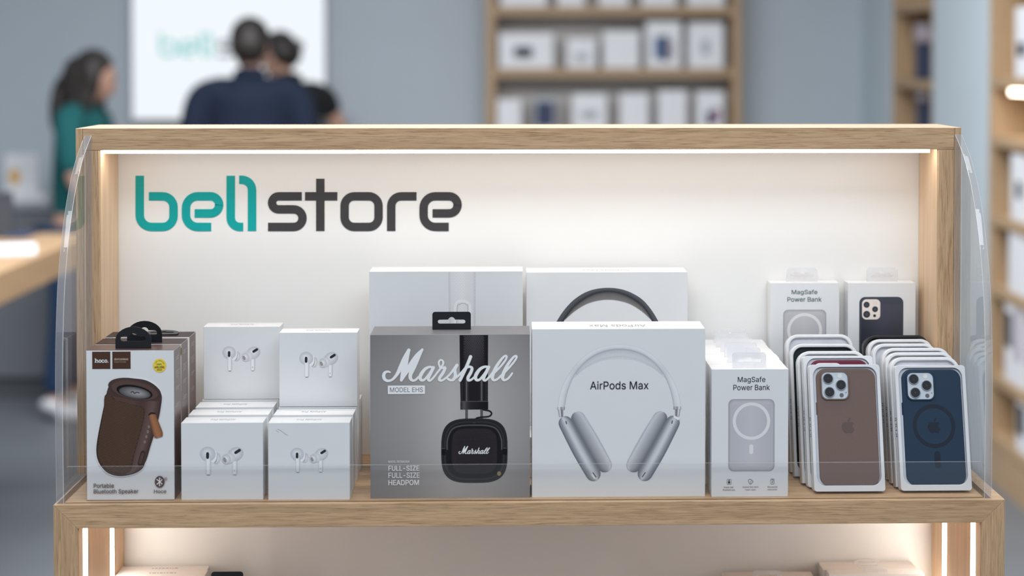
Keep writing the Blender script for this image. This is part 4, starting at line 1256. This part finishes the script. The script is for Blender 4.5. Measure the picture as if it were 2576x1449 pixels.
case_pack('plum phone case pack just behind the brown case pack', (2033, 2214), 1235, 895, 'case_plum', full=False)
case_pack('white rounded phone case pack in the middle of the left case row', (2018, 2200), 1224.5, 883, 'case_grey', kind='shell', full=False)
case_pack('dark green phone case pack in white shell, fourth in the left case row', (1999, 2178), 1207, 865, 'case_green', kind='shell', full=False)
case_pack('white phone case pack with empty camera opening at the back of the left case row', (1989, 2166), 1196, 841, 'case_grey', kind='shell', full=False)
case_pack('navy phone case pack with dark magnet ring at the front of the right case row', (2267, 2450), 1243.5, 919, 'case_navy', ring=True, mark='case_navy_mark')
rt = ['white rounded phone case pack directly behind the navy case pack', 'white rounded phone case pack third in the right case row', 'white rounded phone case pack fourth in the right case row',
      'white rounded phone case pack fifth in the right case row', 'white rounded phone case pack sixth in the right case row, before the black one']
RL = (2254, 2243, 2234, 2221, 2209, 2199)
for i, (tp, lab) in enumerate(zip((898, 886, 875, 864, 853), rt)):
    bot = 1243.5 - 9.6 * (i + 1)
    case_pack(lab, (RL[i], RL[i] + 180), bot, tp, 'case_grey', kind='shell', full=False, xmax=pil_r - 0.003 if i > 2 else None)
bl = case_pack('black phone case pack at the very back of the right case row', (RL[5], RL[5] + 180), 1243.5 - 9.6 * 6, 843, 'case_black', kind='shell', full=False, xmax=pil_r - 0.003)
for ch in bl.children:
    if ch.name.split('.')[0] == 'shell': ch.data.materials[0] = M['case_black']

# ------------------------------------------------------------------ boxes in the lower compartment
ZL = 0.73
def low_box(name, label, px, ytop_back, yb_, depth, mat, cat='box', group=None):
    """box on the lower shelf whose rear top edge shows at pixel row ytop_back"""
    zt_ = at_y((px[0] + px[1]) / 2, ytop_back, yb_).z
    x0, x1 = at_y(px[0], ytop_back, yb_).x, at_y(px[1], ytop_back, yb_).x
    r_ = thing(name, label, cat, ((x0 + x1) / 2, yb_ - depth / 2, ZL), group=group)
    h_ = zt_ - ZL
    link('carton', box_mesh(-(x1 - x0) / 2, (x1 - x0) / 2, -depth / 2, depth / 2, 0, h_, 0.0008), r_, M[mat])
    return r_, (x1 - x0, depth, h_)
def lid_lines(root, dims, seed):
    w, d, h = dims
    Q = Print((0, 1, 0, 1), w, d, (-w / 2, -d / 2, h), (1, 0, 0), (0, 1, 0), (0, 0, 1))
    small_lines(Q, 0.36, 0.66, [(0.42, 0.16, 1)], (0.45, 0.43, 0.42), seed)
    Q.build('lid_print', root)
GL = 'boxes on the lower shelf'
la, lad = low_box('product_box', 'white box with grey lid wording against the lower back panel on the left', (308, 528), 1423.5, 2.226, 0.022, 'card_warm', group=GL)
lid_lines(la, lad, 3)
lb, lbd = low_box('product_box', 'white box with grey lid wording just in front of the rear left lower box', (300, 524), 1434.5, 2.202, 0.024, 'card_warm', group=GL)
lid_lines(lb, lbd, 8)
lc, lcd = low_box('product_box', 'dark box with black hang tab low on the lower shelf beside the white boxes', (520, 640), 1475, 2.19, 0.05, 'plastic_black', group=GL)
zt_ = at_y(580, 1438, 2.165).z
plate('hang_tab', tab_outlines(0, 0, 0.0435, zt_ - ZL - lcd[2], 0.004), -0.0006, 0.0006, M['plastic_black'], lc).location = (0, 0.0, lcd[2])
ld, ldd = low_box('product_box', 'pale box with clear hang tab left of the white pile on the lower shelf', (1815, 2040), 1438, 2.222, 0.05, 'card_warm', group=GL)
link('hang_tab', plate_mesh(tab_outlines(0, 0, 0.040, 0.014, 0.005), -0.0004, 0.0004), ld, M['frost_film'], loc=(-0.005, -0.012, ldd[2]))
for i, (px, ytb, yb_, dp, lab) in enumerate((((2058, 2292), 1412.5, 2.232, 0.016, 'white box at the back of the pile on the right of the lower shelf'),
                                             ((2064, 2300), 1421.5, 2.214, 0.018, 'white box in the middle of the pile on the right of the lower shelf'),
                                             ((2078, 2316), 1432, 2.194, 0.020, 'white box at the front of the pile on the right of the lower shelf'))):
    lx, lxd = low_box('product_box', lab, px, ytb, yb_, dp, 'card_warm', group=GL)
    link('hang_tab', plate_mesh(tab_outlines(0, 0, 0.034, 0.007, 0.0034, True), -0.0004, 0.0004), lx, M['card_warm'], loc=(0.0, -0.002, lxd[2]))

# ------------------------------------------------------------------ background: shelves, light box, furniture
M['bg_oak'] = wood('background_oak', 'z', (0.50, 0.35, 0.215), (0.42, 0.285, 0.17), 9.0)
M['bg_oak_x'] = wood('background_oak_boards', 'x', (0.50, 0.35, 0.215), (0.42, 0.285, 0.17), 3.0)
M['bg_back'] = plain('taupe_shelf_back', (0.50, 0.475, 0.46), 0.8)
M['bg_white'] = plain('white_box_card', (0.80, 0.80, 0.82), 0.5)
M['bg_dark'] = plain('dark_print', (0.03, 0.04, 0.05), 0.5)
M['bg_navy'] = plain('navy_print', (0.03, 0.045, 0.10), 0.5)
M['bg_blue'] = plain('blue_print', (0.10, 0.17, 0.32), 0.5)
M['bg_lilac'] = plain('lilac_print', (0.50, 0.44, 0.50), 0.5)
M['bg_grey'] = plain('grey_print', (0.42, 0.44, 0.47), 0.5)
M['bg_plum'] = plain('plum_print', (0.30, 0.16, 0.24), 0.5)
M['bg_amber'] = plain('amber_print', (0.75, 0.42, 0.10), 0.5)
M['lightbox'] = emit('light_box_face', (0.90, 0.955, 1.0), 1.0)
M['frame_grey'] = plain('grey_metal_frame', (0.30, 0.31, 0.33), 0.4, metal=0.5)
# --- light box on the back wall
yl = WB - 0.06
p0_, p1_ = at_y(331, 303, yl), at_y(820, 303, yl)
lb_ = thing('light_box', 'white glowing light box sign with teal lettering on the back wall', 'sign', ((p0_.x + p1_.x) / 2, WB, p0_.z))
wl = p1_.x - p0_.x
box('housing', -wl / 2, wl / 2, -0.055, -0.001, 0, 1.05, M['frame_grey'], lb_, 0.004)
box('face', -wl / 2 + 0.006, wl / 2 - 0.006, -0.060, -0.055, 0.006, 1.044, M['lightbox'], lb_)
c0 = at_y(400, 82, yl)
lk = (at_y(765, 82, yl).x - c0.x) / (2399 - 544)
M['teal_glow'] = emit('teal_backlit_letter', (0.35, 0.80, 0.78), 0.80)
M['grey_glow'] = emit('grey_backlit_letter', (0.35, 0.36, 0.40), 0.6)
def place_bg(u, v): return (c0.x - lb_.location.x + (u - 544) * lk, c0.z - lb_.location.z - (v - 366) * lk)
before = set(bpy.data.objects)
logo(lb_, place_bg, 0.003, (M['teal_glow'], M['grey_glow']))
for o in set(bpy.data.objects) - before: o.location = (0, -0.060, 0)

# --- bookcase in the middle of the back wall
yk = 7.92
kx0, kx1 = at_y(1222, 100, yk).x, at_y(1866, 100, yk).x
case = thing('shelf_unit', 'oak shelf unit with white product boxes against the back wall', 'shelf', ((kx0 + kx1) / 2, yk + 0.2, 0))
kc = (kx0 + kx1) / 2
bt = 0.048
boards_z = [at_y(1540, y_, yk).z for y_ in (172, 16)]
step_z = boards_z[1] - boards_z[0]
zs_ = [boards_z[0] + step_z * k for k in range(-4, 4)]
topz = zs_[-1] + 0.3
box('side_panel', kx0 - kc, kx0 - kc + bt, -0.2, 0.02, 0, topz, M['bg_oak'], case, 0.002)
box('side_panel', kx1 - kc - bt, kx1 - kc, -0.2, 0.02, 0, topz, M['bg_oak'], case, 0.002)
box('back_panel', kx0 - kc + bt, kx1 - kc - bt, -0.02, 0.02, 0, topz, M['bg_back'], case)
for z_ in zs_: box('shelf_board', kx0 - kc + bt, kx1 - kc - bt, -0.195, -0.02, z_ - 0.045, z_, M['bg_oak_x'], case, 0.002)
def shelf_box(name, label, px, ytop, yb_, z0, y, depth, pics, group, cat='box', mat='bg_white'):
    x0, x1 = at_y(px[0], ytop, y).x, at_y(px[1], ytop, y).x
    h_ = at_y((px[0] + px[1]) / 2, ytop, y).z - z0
    r_ = thing(name, label, cat, ((x0 + x1) / 2, y + depth / 2, z0), group=group)
    w_ = x1 - x0
    link('carton', box_mesh(-w_ / 2, w_ / 2, -depth / 2, depth / 2, 0, h_, 0.004), r_, M[mat])
    for (u0, u1, v0, v1, mm) in pics:
        plate('printed_picture', [rrect(-w_ / 2 + u0 * w_, -w_ / 2 + u1 * w_, v0 * h_, v1 * h_, 0.18 * min((u1 - u0) * w_, (v1 - v0) * h_), 4)], -depth / 2 - 0.0016, -depth / 2 - 0.0004, M[mm], r_)
    return r_
GB = 'boxes on the back wall shelf unit'
ys = yk + 0.02
mid = [((1255, 1392), 84, [(0.28, 0.62, 0.30, 0.62, 'bg_dark')], 'wide white box with dark oval picture, leftmost on the middle back shelf'),
       ((1426, 1500), 97, [(0.25, 0.75, 0.25, 0.5, 'bg_grey')], 'small white box with faint grey picture on the middle back shelf'),
       ((1518, 1608), 78, [], 'plain white box in the centre of the middle back shelf'),
       ((1626, 1714), 54, [(0.22, 0.46, 0.2, 0.68, 'bg_blue'), (0.44, 0.64, 0.16, 0.70, 'bg_navy'), (0.64, 0.82, 0.2, 0.6, 'bg_lilac')], 'tall white box with blue and navy picture on the middle back shelf'),
       ((1732, 1820), 57, [(0.36, 0.62, 0.3, 0.62, 'bg_grey')], 'tall white box with faint grey picture, rightmost on the middle back shelf')]
for px, yt_, pics, lab in mid: shelf_box('product_box', lab, px, yt_, 0, zs_[4], ys, 0.12, pics, GB)
low = [((1250, 1311), 250, [], 'small plain white box, leftmost on the lower back shelf'),
       ((1342, 1400), 244, [(0.1, 0.9, 0.1, 0.86, 'bg_navy')], 'grey box with navy picture on the lower back shelf'),
       ((1440, 1526), 236, [(0.25, 0.75, 0.3, 0.55, 'bg_grey')], 'white box with faint grey picture on the lower back shelf'),
       ((1560, 1632), 234, [], 'plain white box right of centre on the lower back shelf'),
       ((1656, 1728), 228, [], 'plain tall white box second from the right on the lower back shelf'),
       ((1752, 1821), 230, [(0.36, 0.6, 0.1, 0.5, 'bg_navy'), (0.6, 0.86, 0.2, 0.56, 'bg_plum')], 'pale box with navy and plum picture, rightmost on the lower back shelf')]
for i, (px, yt_, pics, lab) in enumerate(low):
    shelf_box('product_box', lab, px, yt_, 0, zs_[3], ys, 0.12, pics, GB, mat='bg_grey' if i == 1 else 'bg_white')
for (px, lab) in (((1258, 1376), 'wide white box, leftmost on the upper back shelf'), ((1402, 1470), 'narrow white box second from left on the upper back shelf'),
                  ((1508, 1582), 'white box in the centre of the upper back shelf'), ((1615, 1702), 'white box second from right on the upper back shelf'), ((1730, 1822), 'white box, rightmost on the upper back shelf')):
    shelf_box('product_box', lab, px, -80, 0, zs_[5], ys, 0.12, [], GB)

# --- shelves let into the right wall, open towards the room
M['oak_side'] = wood('niche_oak', 'z', (0.52, 0.36, 0.215), (0.45, 0.305, 0.18), 5.0)
def niche(label, y0, y1, zs, cat='shelf'):
    r_ = thing('shelf_unit', label, cat, (2.0, (y0 + y1) / 2, 0))
    hy = (y1 - y0) / 2
    box('end_panel', -0.195, 0.195, hy - 0.04, hy - 0.005, 0, 3.0, M['oak_side'], r_, 0.002)
    box('end_panel', -0.195, 0.195, -hy + 0.005, -hy + 0.04, 0, 3.0, M['oak_side'], r_, 0.002)
    box('back_panel', 0.16, 0.195, -hy + 0.04, hy - 0.04, 0, 3.0, M['oak_side'], r_)
    box('plinth', -0.195, 0.16, -hy + 0.04, hy - 0.04, 0, 0.14, M['oak_side'], r_)
    for z_ in zs: box('shelf_board', -0.195, 0.16, -hy + 0.04, hy - 0.04, z_ - 0.04, z_, M['oak_side'], r_, 0.002)
    return r_
nz = [at_x(2540, y_, 1.83).z for y_ in (1110, 955, 728, 548, 345, 195)]
near_n = niche('oak shelf unit with lamp strip in the right wall nearest the camera', 4.3, 5.98, nz + [nz[-1] + 0.45])
box('led_strip', -0.19, -0.14, -0.74, 0.60, nz[-1] - 0.062, nz[-1] - 0.042, emit('shelf_lamp_strip', (1.0, 0.86, 0.66), 9.0), near_n)
fz = [0.5, 0.85, 1.2, 1.5, 1.85, 2.2]
far_n = niche('oak shelf unit in the right wall farther back', 6.77, 7.52, fz)
def wall_item(label, ylo, yhi, z0, h_, xf, pics=(), mat='bg_white', depth=0.10, group=None):
    """box standing on a right wall shelf, facing the room (-x)"""
    r_ = thing('product_box', label, 'box', (xf + depth / 2, (ylo + yhi) / 2, z0), group=group)
    w_ = yhi - ylo
    link('carton', box_mesh(-depth / 2, depth / 2, -w_ / 2, w_ / 2, 0, h_, 0.004), r_, M[mat])
    for (u0, u1, v0, v1, mm) in pics:
        link('printed_picture', box_mesh(-depth / 2 - 0.0015, -depth / 2 - 0.0003, -w_ / 2 + u0 * w_, -w_ / 2 + u1 * w_, v0 * h_, v1 * h_), r_, M[mm])
        link('printed_picture', box_mesh(-depth / 2 + u0 * depth, -depth / 2 + u1 * depth, -w_ / 2 - 0.0015, -w_ / 2 - 0.0003, v0 * h_, v1 * h_), r_, M[mm])
    return r_
GN = 'boxes on the right wall shelves'
def hpx(y_top, zb): return at_x(2552, y_top, 1.83).z - zb
wall_item('white box under the shelf lamp row at the top of the right wall shelves', 5.55, 5.70, nz[5] + 0.0, hpx(20, nz[5]), 1.815, [(0.2, 0.8, 0.3, 0.5, 'bg_dark')], group=GN)
wall_item('white box with dark picture on the right wall shelf below the lamp', 5.58, 5.74, nz[3], hpx(385, nz[3]), 1.815, [(0.2, 0.6, 0.35, 0.6, 'bg_dark')], group=GN)
wall_item('plain pale box on the right wall shelf, third shelf down', 5.56, 5.76, nz[2], hpx(575, nz[2]), 1.815, [], group=GN)
wall_item('white box with plum and dark picture low on the right wall shelves', 5.58, 5.80, nz[1], hpx(745, nz[1]), 1.815, [(0.1, 0.45, 0.3, 0.9, 'bg_lilac'), (0.6, 0.95, 0.4, 0.8, 'bg_dark')], group=GN)
wall_item('white box with dark picture on the lowest right wall shelf', 5.50, 5.66, nz[0], hpx(975, nz[0]), 1.815, [(0.4, 0.9, 0.3, 0.8, 'bg_dark')], group=GN)
wall_item('dark navy item on the far right wall shelf behind the pilaster', 7.15, 7.27, fz[3], 0.17, 1.85, [], 'bg_navy', group=GN)
wall_item('pale pink item above the navy one on the far right wall shelf', 7.15, 7.27, fz[3] + 0.175, 0.08, 1.85, [], 'bg_lilac', group=GN)
wall_item('dark navy item on the lower far right wall shelf behind the pilaster', 7.12, 7.24, fz[2], 0.20, 1.85, [], 'bg_navy', group=GN)
wall_item('pale item topping the lower far right wall shelf', 7.12, 7.24, fz[2] + 0.205, 0.05, 1.85, [], 'bg_lilac', group=GN)

# --- long oak table at the left
tz_ = 0.98
tx1 = -1.475
table = thing('table', 'long oak display table at the left edge behind the display stand', 'table', (-2.15, 4.6, 0))
box('table_top', -0.675, 0.675, -1.1, 1.02, tz_ - 0.095, tz_, wood('table_oak', 'y', (0.46, 0.30, 0.17), (0.40, 0.25, 0.135), 8.0), table, 0.003)
for sx in (-0.55, 0.05):
    for sy in (-0.95, 0.75): box('leg', sx - 0.04, sx + 0.04, sy - 0.04, sy + 0.04, 0, tz_ - 0.095, M['oak_z'], table, 0.003)
M['tablet'] = plain('dark_tablet_glass', (0.02, 0.022, 0.03), 0.2)
M['paper'] = plain('white_paper', (0.78, 0.80, 0.84), 0.6)
tp = at_z(-34, 598, tz_)
tab = thing('tablet', 'dark tablet leaning on a small stand on the oak table', 'tablet', (tp.x, tp.y, tz_), (0, 0, math.radians(20)))
link('screen', box_mesh(-0.09, 0.09, -0.006, 0.006, 0, 0.16, 0.004), tab, M['tablet']).rotation_euler = (math.radians(-18), 0, 0)
box('stand_foot', -0.07, 0.07, -0.03, 0.09, 0, 0.006, M['tablet'], tab, 0.001)
pp = at_z(8, 634, tz_)
pap = box('booklet', -0.10, 0.10, -0.13, 0.13, 0, 0.012, M['paper'], None, 0.002); pap.location = (pp.x, pp.y, tz_); pap.rotation_euler = (0, 0, 0.3)
tag(pap, 'white booklet lying on the oak table at the left edge', 'booklet')
pp = at_z(52, 594, tz_)
ph = box('phone', -0.04, 0.04, -0.08, 0.08, 0, 0.009, M['bg_navy'], None, 0.003); ph.location = (pp.x, pp.y, tz_)
tag(ph, 'dark blue phone lying near the far end of the oak table', 'phone')
# --- grey counter by the back wall with a white display stand on it
M['counter'] = plain('grey_counter_laminate', (0.19, 0.20, 0.22), 0.6)
yc_ = 7.45
gz = at_y(60, 512, yc_).z
gx1 = at_y(133, 560, yc_).x
cnt = thing('counter', 'grey counter against the back wall behind the oak table', 'counter', (gx1 - 1.2, yc_ + 0.3, 0))
box('counter_body', -1.2, 1.2, -0.28, 0.3, 0.10, gz - 0.03, M['counter'], cnt, 0.003)
box('counter_top', -1.2, 1.2, -0.3, 0.32, gz - 0.03, gz, plain('pale_counter_top', (0.36, 0.37, 0.39), 0.5), cnt, 0.003)
box('plinth', -1.18, 1.18, -0.25, 0.3, 0.0, 0.10, M['skirting'], cnt)
a0, a1 = at_y(8, 480, 7.55), at_y(92, 480, 7.55)
hs = at_y(40, 388, 7.55).z - gz
sg = thing('counter_sign', 'white counter card with amber picture standing on the grey counter', 'sign', ((a0.x + a1.x) / 2, 7.58, gz))
ws = a1.x - a0.x
box('card', -ws / 2, ws / 2, -0.008, 0.008, 0.03, hs, M['bg_white'], sg, 0.003)
box('foot', -ws / 2 - 0.02, ws / 2 + 0.05, -0.06, 0.06, 0, 0.03, M['bg_white'], sg, 0.003)
plate('printed_picture', [ellipse(-ws * 0.20, hs * 0.52, ws * 0.17, hs * 0.17, 20)], -0.0094, -0.0084, M['bg_amber'], sg)

# ------------------------------------------------------------------ people
def skin_mesh(pts, edges, root_key, sub=2):
    keys = list(pts); idx = {k: i for i, k in enumerate(keys)}
    me = bpy.data.meshes.new('sk'); me.from_pydata([pts[k][:3] for k in keys], [(idx[a], idx[b]) for a, b in edges], [])
    ob = bpy.data.objects.new('sk', me); COL.objects.link(ob)
    ob.modifiers.new('s', 'SKIN'); m2 = ob.modifiers.new('u', 'SUBSURF'); m2.levels = sub
    lay = me.skin_vertices[0].data
    for k in keys:
        r_ = pts[k][3]; lay[idx[k]].radius = (r_, pts[k][4] if len(pts[k]) > 4 else r_)
        lay[idx[k]].use_root = (k == root_key)
    dg = bpy.context.evaluated_depsgraph_get()
    out = bpy.data.meshes.new_from_object(ob.evaluated_get(dg))
    bpy.data.objects.remove(ob); bpy.data.meshes.remove(me)
    return out
def ball(bm, c, r, seg=20, rings=14):
    g_ = bmesh.ops.create_uvsphere(bm, u_segments=seg, v_segments=rings, radius=1.0)
    for v in g_['verts']: v.co = Vector((c[0] + v.co.x * r[0], c[1] + v.co.y * r[1], c[2] + v.co.z * r[2]))
    return g_['verts']
def join_remesh(meshes, extra, voxel):
    bm = bmesh.new()
    for m_ in meshes: bm.from_mesh(m_); bpy.data.meshes.remove(m_)
    for c, r_ in extra: ball(bm, c, r_)
    me = bpy.data.meshes.new('b'); bm.to_mesh(me); bm.free()
    ob = bpy.data.objects.new('b', me); COL.objects.link(ob)
    rm = ob.modifiers.new('r', 'REMESH'); rm.mode = 'VOXEL'; rm.voxel_size = voxel
    sm = ob.modifiers.new('m', 'SMOOTH'); sm.iterations = 3
    dg = bpy.context.evaluated_depsgraph_get()
    out = bpy.data.meshes.new_from_object(ob.evaluated_get(dg))
    bpy.data.objects.remove(ob); bpy.data.meshes.remove(me)
    for p in out.polygons: p.use_smooth = True
    return out
M['skin'] = plain('skin', (0.50, 0.29, 0.21), 0.55, sss=0.1)
M['hair'] = plain('dark_brown_hair', (0.022, 0.016, 0.014), 0.5, noise=0.3, nscale=120)
M['teal_cloth'] = plain('teal_shirt_cloth', (0.004, 0.105, 0.11), 0.85, bump=0.2)
M['navy_cloth'] = plain('navy_shirt_cloth', (0.004, 0.012, 0.034), 0.85, bump=0.2)
M['black_cloth'] = plain('black_shirt_cloth', (0.007, 0.008, 0.010), 0.85, bump=0.2)
M['denim'] = plain('blue_denim', (0.012, 0.04, 0.10), 0.85, bump=0.3)
M['dark_trousers'] = plain('dark_trousers', (0.02, 0.022, 0.03), 0.85)
M['white_shoe'] = plain('white_shoe', (0.75, 0.75, 0.78), 0.5)
M['dark_shoe'] = plain('dark_shoe', (0.03, 0.03, 0.035), 0.5)
def person(label, loc, rotz, height, shirt, trousers, shoes, head_tilt=0.0, head_yaw=0.0, elbow=60, bulk=1.0, long_hair=False, arm_out=0.0, sleeve=0.72, arm_fwd=0.0, lean=0.0):
    """figure facing local -y; arms bent at the elbow"""
    k = height / 1.75
    root = thing('person', label, 'person', loc, (lean, 0, rotz))
    S = lambda x, y, z, *r_: (x * k, y * k, z * k) + tuple(v * k for v in r_)
    e = math.radians(elbow)
    def arm(s):
        sh = (s * 0.185 * bulk, 0.0, 1.43)
        el = (s * (0.235 + arm_out) * bulk, 0.05 - arm_fwd, 1.14)
        wr = (s * (0.20 + arm_out * 0.6) * bulk, 0.05 - arm_fwd - 0.24 * math.sin(e), 1.14 - 0.24 * math.cos(e))
        d = Vector((wr[0] - el[0], wr[1] - el[1], wr[2] - el[2])).normalized()
        return sh, el, wr, d
    b = bulk
    P = {'pel': S(0, 0, .93, .12 * b, .10), 'bel': S(0, 0, 1.08, .11 * b, .085), 'che': S(0, 0, 1.27, .105 * b, .085), 'nck': S(0, .005, 1.46, .060), 'hd': S(0, -.012, 1.56, .058)}
    E_ = [('pel', 'bel'), ('bel', 'che'), ('che', 'nck'), ('nck', 'hd')]
    for s, n in ((1, 'l'), (-1, 'r')):
        sh, el, wr, d = arm(s)
        P['sh' + n] = S(*sh, .058); P['el' + n] = S(*el, .042); P['wr' + n] = S(*wr, .030)
        wv = Vector(wr)
        pm = wv + d * 0.05; kn = wv + d * 0.09
        P['pm' + n] = S(*pm, .034, .020); E_ += [('che', 'sh' + n), ('sh' + n, 'el' + n), ('el' + n, 'wr' + n), ('wr' + n, 'pm' + n)]
        side = Vector((1, 0, 0)) if abs(d.x) < 0.8 else Vector((0, 1, 0))
        curl = Vector((0, 0, -1)) if abs(d.z) < 0.8 else Vector((0, -1, 0))
        for f in range(4):
            o_ = side * (0.027 - 0.018 * f); ln = (0.030, 0.034, 0.032, 0.025)[f]
            a_ = wv + d * 0.085 + o_; b_ = a_ + d * ln + curl * 0.006; c_ = b_ + (d * 0.7 + curl * 0.7) * ln * 0.9
            for q, (nm, v_) in enumerate((('a', a_), ('b', b_), ('c', c_))): P['f%d%s%s' % (f, nm, n)] = S(v_.x, v_.y, v_.z, .0095 - .0012 * q)
            E_ += [('pm' + n, 'f%da%s' % (f, n)), ('f%da%s' % (f, n), 'f%db%s' % (f, n)), ('f%db%s' % (f, n), 'f%dc%s' % (f, n))]
        a_ = wv + d * 0.03 - side * 0.036 * s; b_ = a_ + d * 0.035 - side * 0.012 * s
        P['ta' + n] = S(a_.x, a_.y, a_.z, .0115); P['tb' + n] = S(b_.x, b_.y, b_.z, .0095); E_ += [('wr' + n, 'ta' + n), ('ta' + n, 'tb' + n)]
        P['hp' + n] = S(s * .09, 0, .88, .085); P['kn' + n] = S(s * .10, -.015, .49, .058); P['an' + n] = S(s * .10, .015, .09, .040); P['to' + n] = S(s * .115, -.12, .04, .036, .028)
        E_ += [('pel', 'hp' + n), ('hp' + n, 'kn' + n), ('kn' + n, 'an' + n), ('an' + n, 'to' + n)]
    hc = Vector((0, -.02, 1.635))
    R_ = Matrix.Rotation(head_yaw, 3, 'Z') @ Matrix.Rotation(head_tilt, 3, 'X')
    piv = Vector((0, 0.0, 1.53))
    def hp(x, y, z): v = piv + R_ @ (Vector((x, y, z)) - piv); return (v.x * k, v.y * k, v.z * k)
    q = lambda *r_: tuple(v * k for v in r_)
    ex = [(hp(*hc), q(.074, .092, .112)), (hp(0, -.045, 1.575), q(.052, .058, .055)), (hp(0, -.118, 1.615), q(.013, .018, .022)), (hp(0, -.108, 1.572), q(.022, .010, .008)),
          (hp(.076, .0, 1.625), q(.010, .020, .030)), (hp(-.076, .0, 1.625), q(.010, .020, .030)), (hp(.03, -.104, 1.645), q(.014, .010, .008)), (hp(-.03, -.104, 1.645), q(.014, .010, .008))]
    body = join_remesh([skin_mesh(P, E_, 'pel', 1)], ex, 0.011)
    link('body', body, root, M['skin'])
    # shirt
    C = {'a': S(0, 0, .86, .155 * b, .125), 'b': S(0, 0, 1.05, .150 * b, .12), 'c': S(0, 0, 1.27, .168 * b, .13), 'd': S(0, .005, 1.44, .10), 'e': S(0, .006, 1.50, .074)}
    CE = [('a', 'b'), ('b', 'c'), ('c', 'd'), ('d', 'e')]
    for s, n in ((1, 'l'), (-1, 'r')):
        sh, el, wr, d = arm(s)
        m_ = [sh[i] * (1 - sleeve) + el[i] * sleeve for i in range(3)]
        C['s' + n] = S(*sh, .080); C['m' + n] = S(*m_, .064); C['t' + n] = S(s * .10 * b, .005, 1.455, .070); CE += [('d', 't' + n), ('t' + n, 's' + n), ('s' + n, 'm' + n)]
    sm = join_remesh([skin_mesh(C, CE, 'c', 2)], [((0, .004 * k, 1.36 * k), q(.165 * b, .118, .125)), ((0, 0, 1.12 * k), q(.155 * b, .122, .24)), ((0, .006 * k, 1.455 * k), q(.115, .078, .062))], 0.014)
    link('shirt', sm, root, M[shirt])
    bm = bmesh.new()
    vs = ball(bm, (0, 0.006 * k, 1.512 * k), q(.072, .072, .034))
    link('collar', bm_mesh(bm, 'collar', True), root, M[shirt])
    Tt = {'p': S(0, 0, .92, .150 * b, .125)}; TE = []
    for s, n in ((1, 'l'), (-1, 'r')):
        Tt['h' + n] = S(s * .092, 0, .84, .100); Tt['k' + n] = S(s * .10, -.012, .49, .075); Tt['a' + n] = S(s * .10, .012, .10, .062)
        TE += [('p', 'h' + n), ('h' + n, 'k' + n), ('k' + n, 'a' + n)]
    link('trousers', join_remesh([skin_mesh(Tt, TE, 'p', 2)], [], 0.014), root, M[trousers])
    for s in (1, -1):
        bm = bmesh.new()
        ball(bm, (s * .108 * k, -.055 * k, .045 * k), q(.048, .135, .048))
        for v in bm.verts: v.co.z = max(0.0, v.co.z + (0.028 * k if v.co.y > -0.02 * k else 0))
        link('shoe', bm_mesh(bm, 'shoe', True), root, M[shoes])
    # hair
    if long_hair:
        hb = [(hp(0, .012, 1.665), q(.090, .098, .098)), (hp(0, .075, 1.56), q(.085, .050, .13)), (hp(0, .085, 1.44), q(.085, .045, .15)), (hp(.072, .03, 1.56), q(.026, .05, .12)), (hp(-.072, .03, 1.56), q(.026, .05, .12)),
              (hp(.08, -.02, 1.44), q(.03, .045, .13)), (hp(-.08, -.02, 1.44), q(.03, .045, .13)), (hp(.07, -.015, 1.62), q(.032, .06, .10)), (hp(-.07, -.015, 1.62), q(.032, .06, .10)), (hp(.078, -.03, 1.53), q(.028, .05, .10)), (hp(-.078, -.03, 1.53), q(.028, .05, .10))]
    else:
        hb = [(hp(0, .004, 1.668), q(.086, .098, .094)), (hp(0, .042, 1.632), q(.081, .062, .078))]
    hm = join_remesh([], hb, 0.010)
    link('hair', hm, root, M['hair'])
    return root
def foot_at(px, y): return at_y(px, 300, y).x
person('person in teal shirt and jeans looking down, standing left of the light box', (foot_at(158, 7.10), 7.10, 0), math.radians(82), 1.64, 'teal_cloth', 'denim', 'white_shoe', head_tilt=math.radians(20), elbow=50, bulk=0.95, long_hair=True, sleeve=0.95, arm_fwd=0.12, lean=math.radians(4.0))
person('person in navy shirt seen from behind in front of the light box', (foot_at(629, 6.95), 6.95, 0), math.radians(184), 1.77, 'navy_cloth', 'dark_trousers', 'dark_shoe', head_tilt=math.radians(6), elbow=70, bulk=1.12)
person('person in black shirt half hidden behind the person in navy', (foot_at(758, 7.62), 7.62, 0), math.radians(-138), 1.74, 'black_cloth', 'dark_trousers', 'dark_shoe', head_tilt=math.radians(20), head_yaw=math.radians(10), elbow=80, bulk=1.12, arm_out=0.05, sleeve=0.45, lean=math.radians(4.5))
